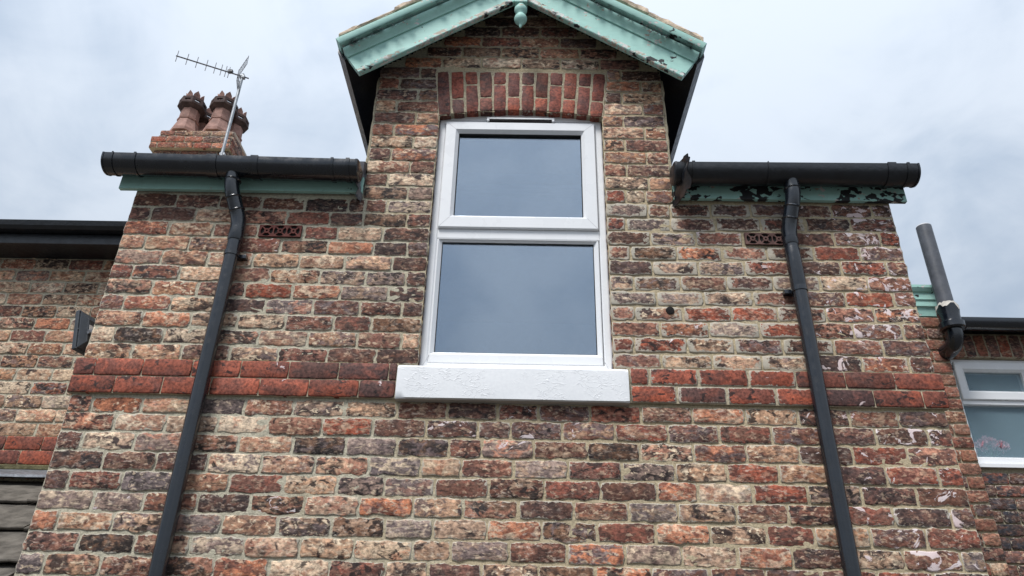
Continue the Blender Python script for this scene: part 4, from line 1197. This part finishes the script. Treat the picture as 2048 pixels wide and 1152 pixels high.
# small window
ew = MB().box(WX0 + .002, WX1 - .002, EYF + .10, EYF + .104, WZ0 + .001, WZ0 + .004).build('window', M_SEAL, ext)
YE = EYF + .018
frame_ring(WX0 + .001, WX1 - .001, WZ0 + .018, WZ1 - .003, .036, YE, YE + .07, bev=.006, wt=.05, wb=.052).build('frame', M_UPVC, ew, bevel=.0015, seg=1, angle=.9)
MB().box(WX0 + .038, WX1 - .038, YE + .001, YE + .068, 3.488, 3.520).build('transom', M_UPVC, ew, bevel=.004)
MB().box(5.872, 5.918, YE + .001, YE + .068, 3.102, 3.4875).build('mullion', M_UPVC, ew, bevel=.004)
frame_ring(5.338, 5.905, 3.5215, 3.815, .072, YE - .016, YE + .06, bev=.018).build('opening_sash', M_UPVC, ew, bevel=.0012, seg=1, angle=.9)
frame_ring(5.907, 6.16, 3.5215, 3.79, .02, YE + .0035, YE + .06, bev=.012).build('side_sash', M_UPVC, ew)
MB().box(5.408, 5.835, YE + .022, YE + .026, 3.591, 3.746).build('glass_pane', M_FROST, ew)
MB().box(5.92, 6.15, YE + .022, YE + .026, 3.53, 3.785).build('glass_pane', M_FROST, ew)
MB().box(5.334, 5.873, YE + .032, YE + .036, 3.098, 3.49).build('glass_pane', M_FROST, ew)
MB().box(5.917, 6.166, YE + .032, YE + .036, 3.098, 3.49).build('glass_pane', M_FROST, ew)
MB().prism([(YE + .05, WZ0 + .016), (YE - .052, WZ0 + .008), (YE - .052, WZ0 - .016), (YE - .044, WZ0 - .018), (YE - .040, WZ0 - .002), (YE + .05, WZ0 + .002)], 0, WX0 - .012, WX1 + .012).build('plastic_sill', M_UPVC, ew)
rm = MB(); rm.box(5.28, 6.3, EYF + .302, EYF + 2.0, 2.4, 4.3); rm.f = [tuple(reversed(f)) for f in rm.f]
MB().add(rm.v, [rm.f[0], rm.f[1], rm.f[3], rm.f[4], rm.f[5]]).build('room', M_ROOM, ew)
# eaves over the extension and green cornice return over the pier
MB().box(5.262, 8.5, EYF - .10, EYF + .29, 4.052, 4.075).build('soffit_board', M_BLACK, ext)
mb = MB(); mb.prism([(EYF - .12, 4.08), (EYF + 3, 5.5), (EYF + 3, 5.56), (EYF - .12, 4.11)], 0, 5.262, 8.5); mb.build('roof', M_ROOF, ext)
cor = MB().prism([(PY + .2, 4.137), (PY - .01, 4.137), (PY - .02, 4.20), (PY - .035, 4.21), (PY - .035, 4.25), (PY - .045, 4.262), (PY - .045, 4.315), (PY - .06, 4.325), (PY - .075, 4.35), (PY - .075, 4.372), (PY + .2, 4.372)], 0, 4.3, 5.305).build('green_cornice', M_GREENW, ext)

gutter('black half-round gutter over the small window of the right extension', 5.312, 7.6, EYF - .175, 4.055, 4.055, .060, [(6.4, 6.45)], M_PLASTIC)

# pink flowers standing behind the obscured pane
fw = thing('flower_bunch', 'bunch of pink flowers behind the obscured lower pane of the small window', 'flowers', (5.50, YE + .10, 3.10))
r11 = random.Random(3)
for k in range(9):
    cx, cz = 5.40 + .175 * k / 8 + r11.uniform(-.01, .01), 3.185 + .045 * math.sin(math.pi * k / 8) + r11.uniform(-.012, .012)
    cy = YE + .070 + r11.uniform(-.004, .02)
    mb = MB()
    for q in range(22):
        d = Vector((r11.gauss(0, 1), r11.gauss(0, 1), r11.gauss(0, 1))).normalized(); e = d.orthogonal().normalized(); f_ = d.cross(e)
        c0 = Vector((cx, cy, cz)); R_ = .044
        ring = [c0 + d * R_ * .2, c0 + d * R_ * .8 + e * R_ * .55, c0 + d * R_ * 1.15, c0 + d * R_ * .8 - e * R_ * .55, c0 + d * R_ * .7 + f_ * R_ * .2]
        mb.add(ring, [(0, 1, 4), (1, 2, 4), (2, 3, 4), (3, 0, 4)])
    mb.build('blossom', M_PINK, fw, smooth=True)
    MB().tube([(cx, cy, cz), (cx * .6 + 5.49 * .4, cy, 3.15), (5.49, YE + .085, 3.10)], .003, 5).build('stem', M_STEM, fw)

# soil vent pipe with a broken socket
sp = thing('soil_vent_pipe', 'grey soil vent pipe rising from a broken socket beside the right corner', 'pipe', (5.245, 1.60, 3.8))
SX, SY = 5.247, 1.60
MB().tube([(SX, SY, 4.06), (SX, SY, 4.845)], .056, 28).build('upper_pipe', M_SOIL, sp, smooth='auto')
MB().tube([(SX, SY, 4.8455), (SX, SY, 4.856)], [.0555, .05], 28).build('pipe_rim', M_SEAL, sp, smooth='auto')
# sleeve broken off unevenly
S_ = 36; rings = [[], [], [], []]
for k in range(S_):
    a = math.tau * k / S_
    h = 4.10 + .055 * max(0, math.cos(a + 2.6)) + .035 * max(0, math.cos(a + .9)) + mnoise.noise(Vector((math.cos(a) * 3, math.sin(a) * 3, 1))) * .02
    rings[0].append((SX + .074 * math.cos(a), SY + .074 * math.sin(a), 3.96)); rings[1].append((SX + .070 * math.cos(a), SY + .070 * math.sin(a), 4.06))
    rings[2].append((SX + .078 * math.cos(a), SY + .078 * math.sin(a), h - .012 - .028 * (.5 + .5 * math.sin(a * 5))))
    rings[3].append((SX + .077 * math.cos(a), SY + .077 * math.sin(a), h)); rings.append((SX + .058 * math.cos(a), SY + .058 * math.sin(a), h - .004))
MB().loft(rings[:3], cap=False).build('broken_sleeve', M_PLASTIC, sp, smooth='auto')
MB().loft([rings[2], rings[3], rings[4:]], cap=False).build('broken_rim', M_BREAK, sp)
MB().tube([(SX, SY, 3.955), (SX, SY, 3.965), (SX, SY, 4.005), (SX, SY, 4.015)], [.076, .088, .088, .076], 30).build('collar', M_PLASTIC, sp, smooth='auto')
MB().tube([(SX, SY, 3.96), (SX, SY, 3.915), (SX - .002, SY + .012, 3.880), (SX - .004, SY + .045, 3.852), (SX - .006, SY + .09, 3.842), (SX - .006, SY + .147, 3.84)], .058, 26).build('elbow', M_PLASTIC, sp, smooth='auto')
for z_, zb_, x_, r_, lab in ((3.835, 3.79, 5.291, .014, 'upper of two small black clips beside the top corner of the small window'), (3.775, 3.735, 5.297, .016, 'lower of two small black clips beside the top corner of the small window')):
    tag(MB().tube([(x_, EYF - .02, z_), (x_, EYF - .02, z_ - .006), (x_, EYF - .02, zb_ + .006), (x_, EYF - .02, zb_)], [r_ * .7, r_, r_, r_ * .7], 12).build('cable_clip', M_PLASTIC, None, smooth='auto'), lab, 'clip', 'black cable clips by the small window')

for o in bpy.data.objects:
    if 'base' in o: del o['base']
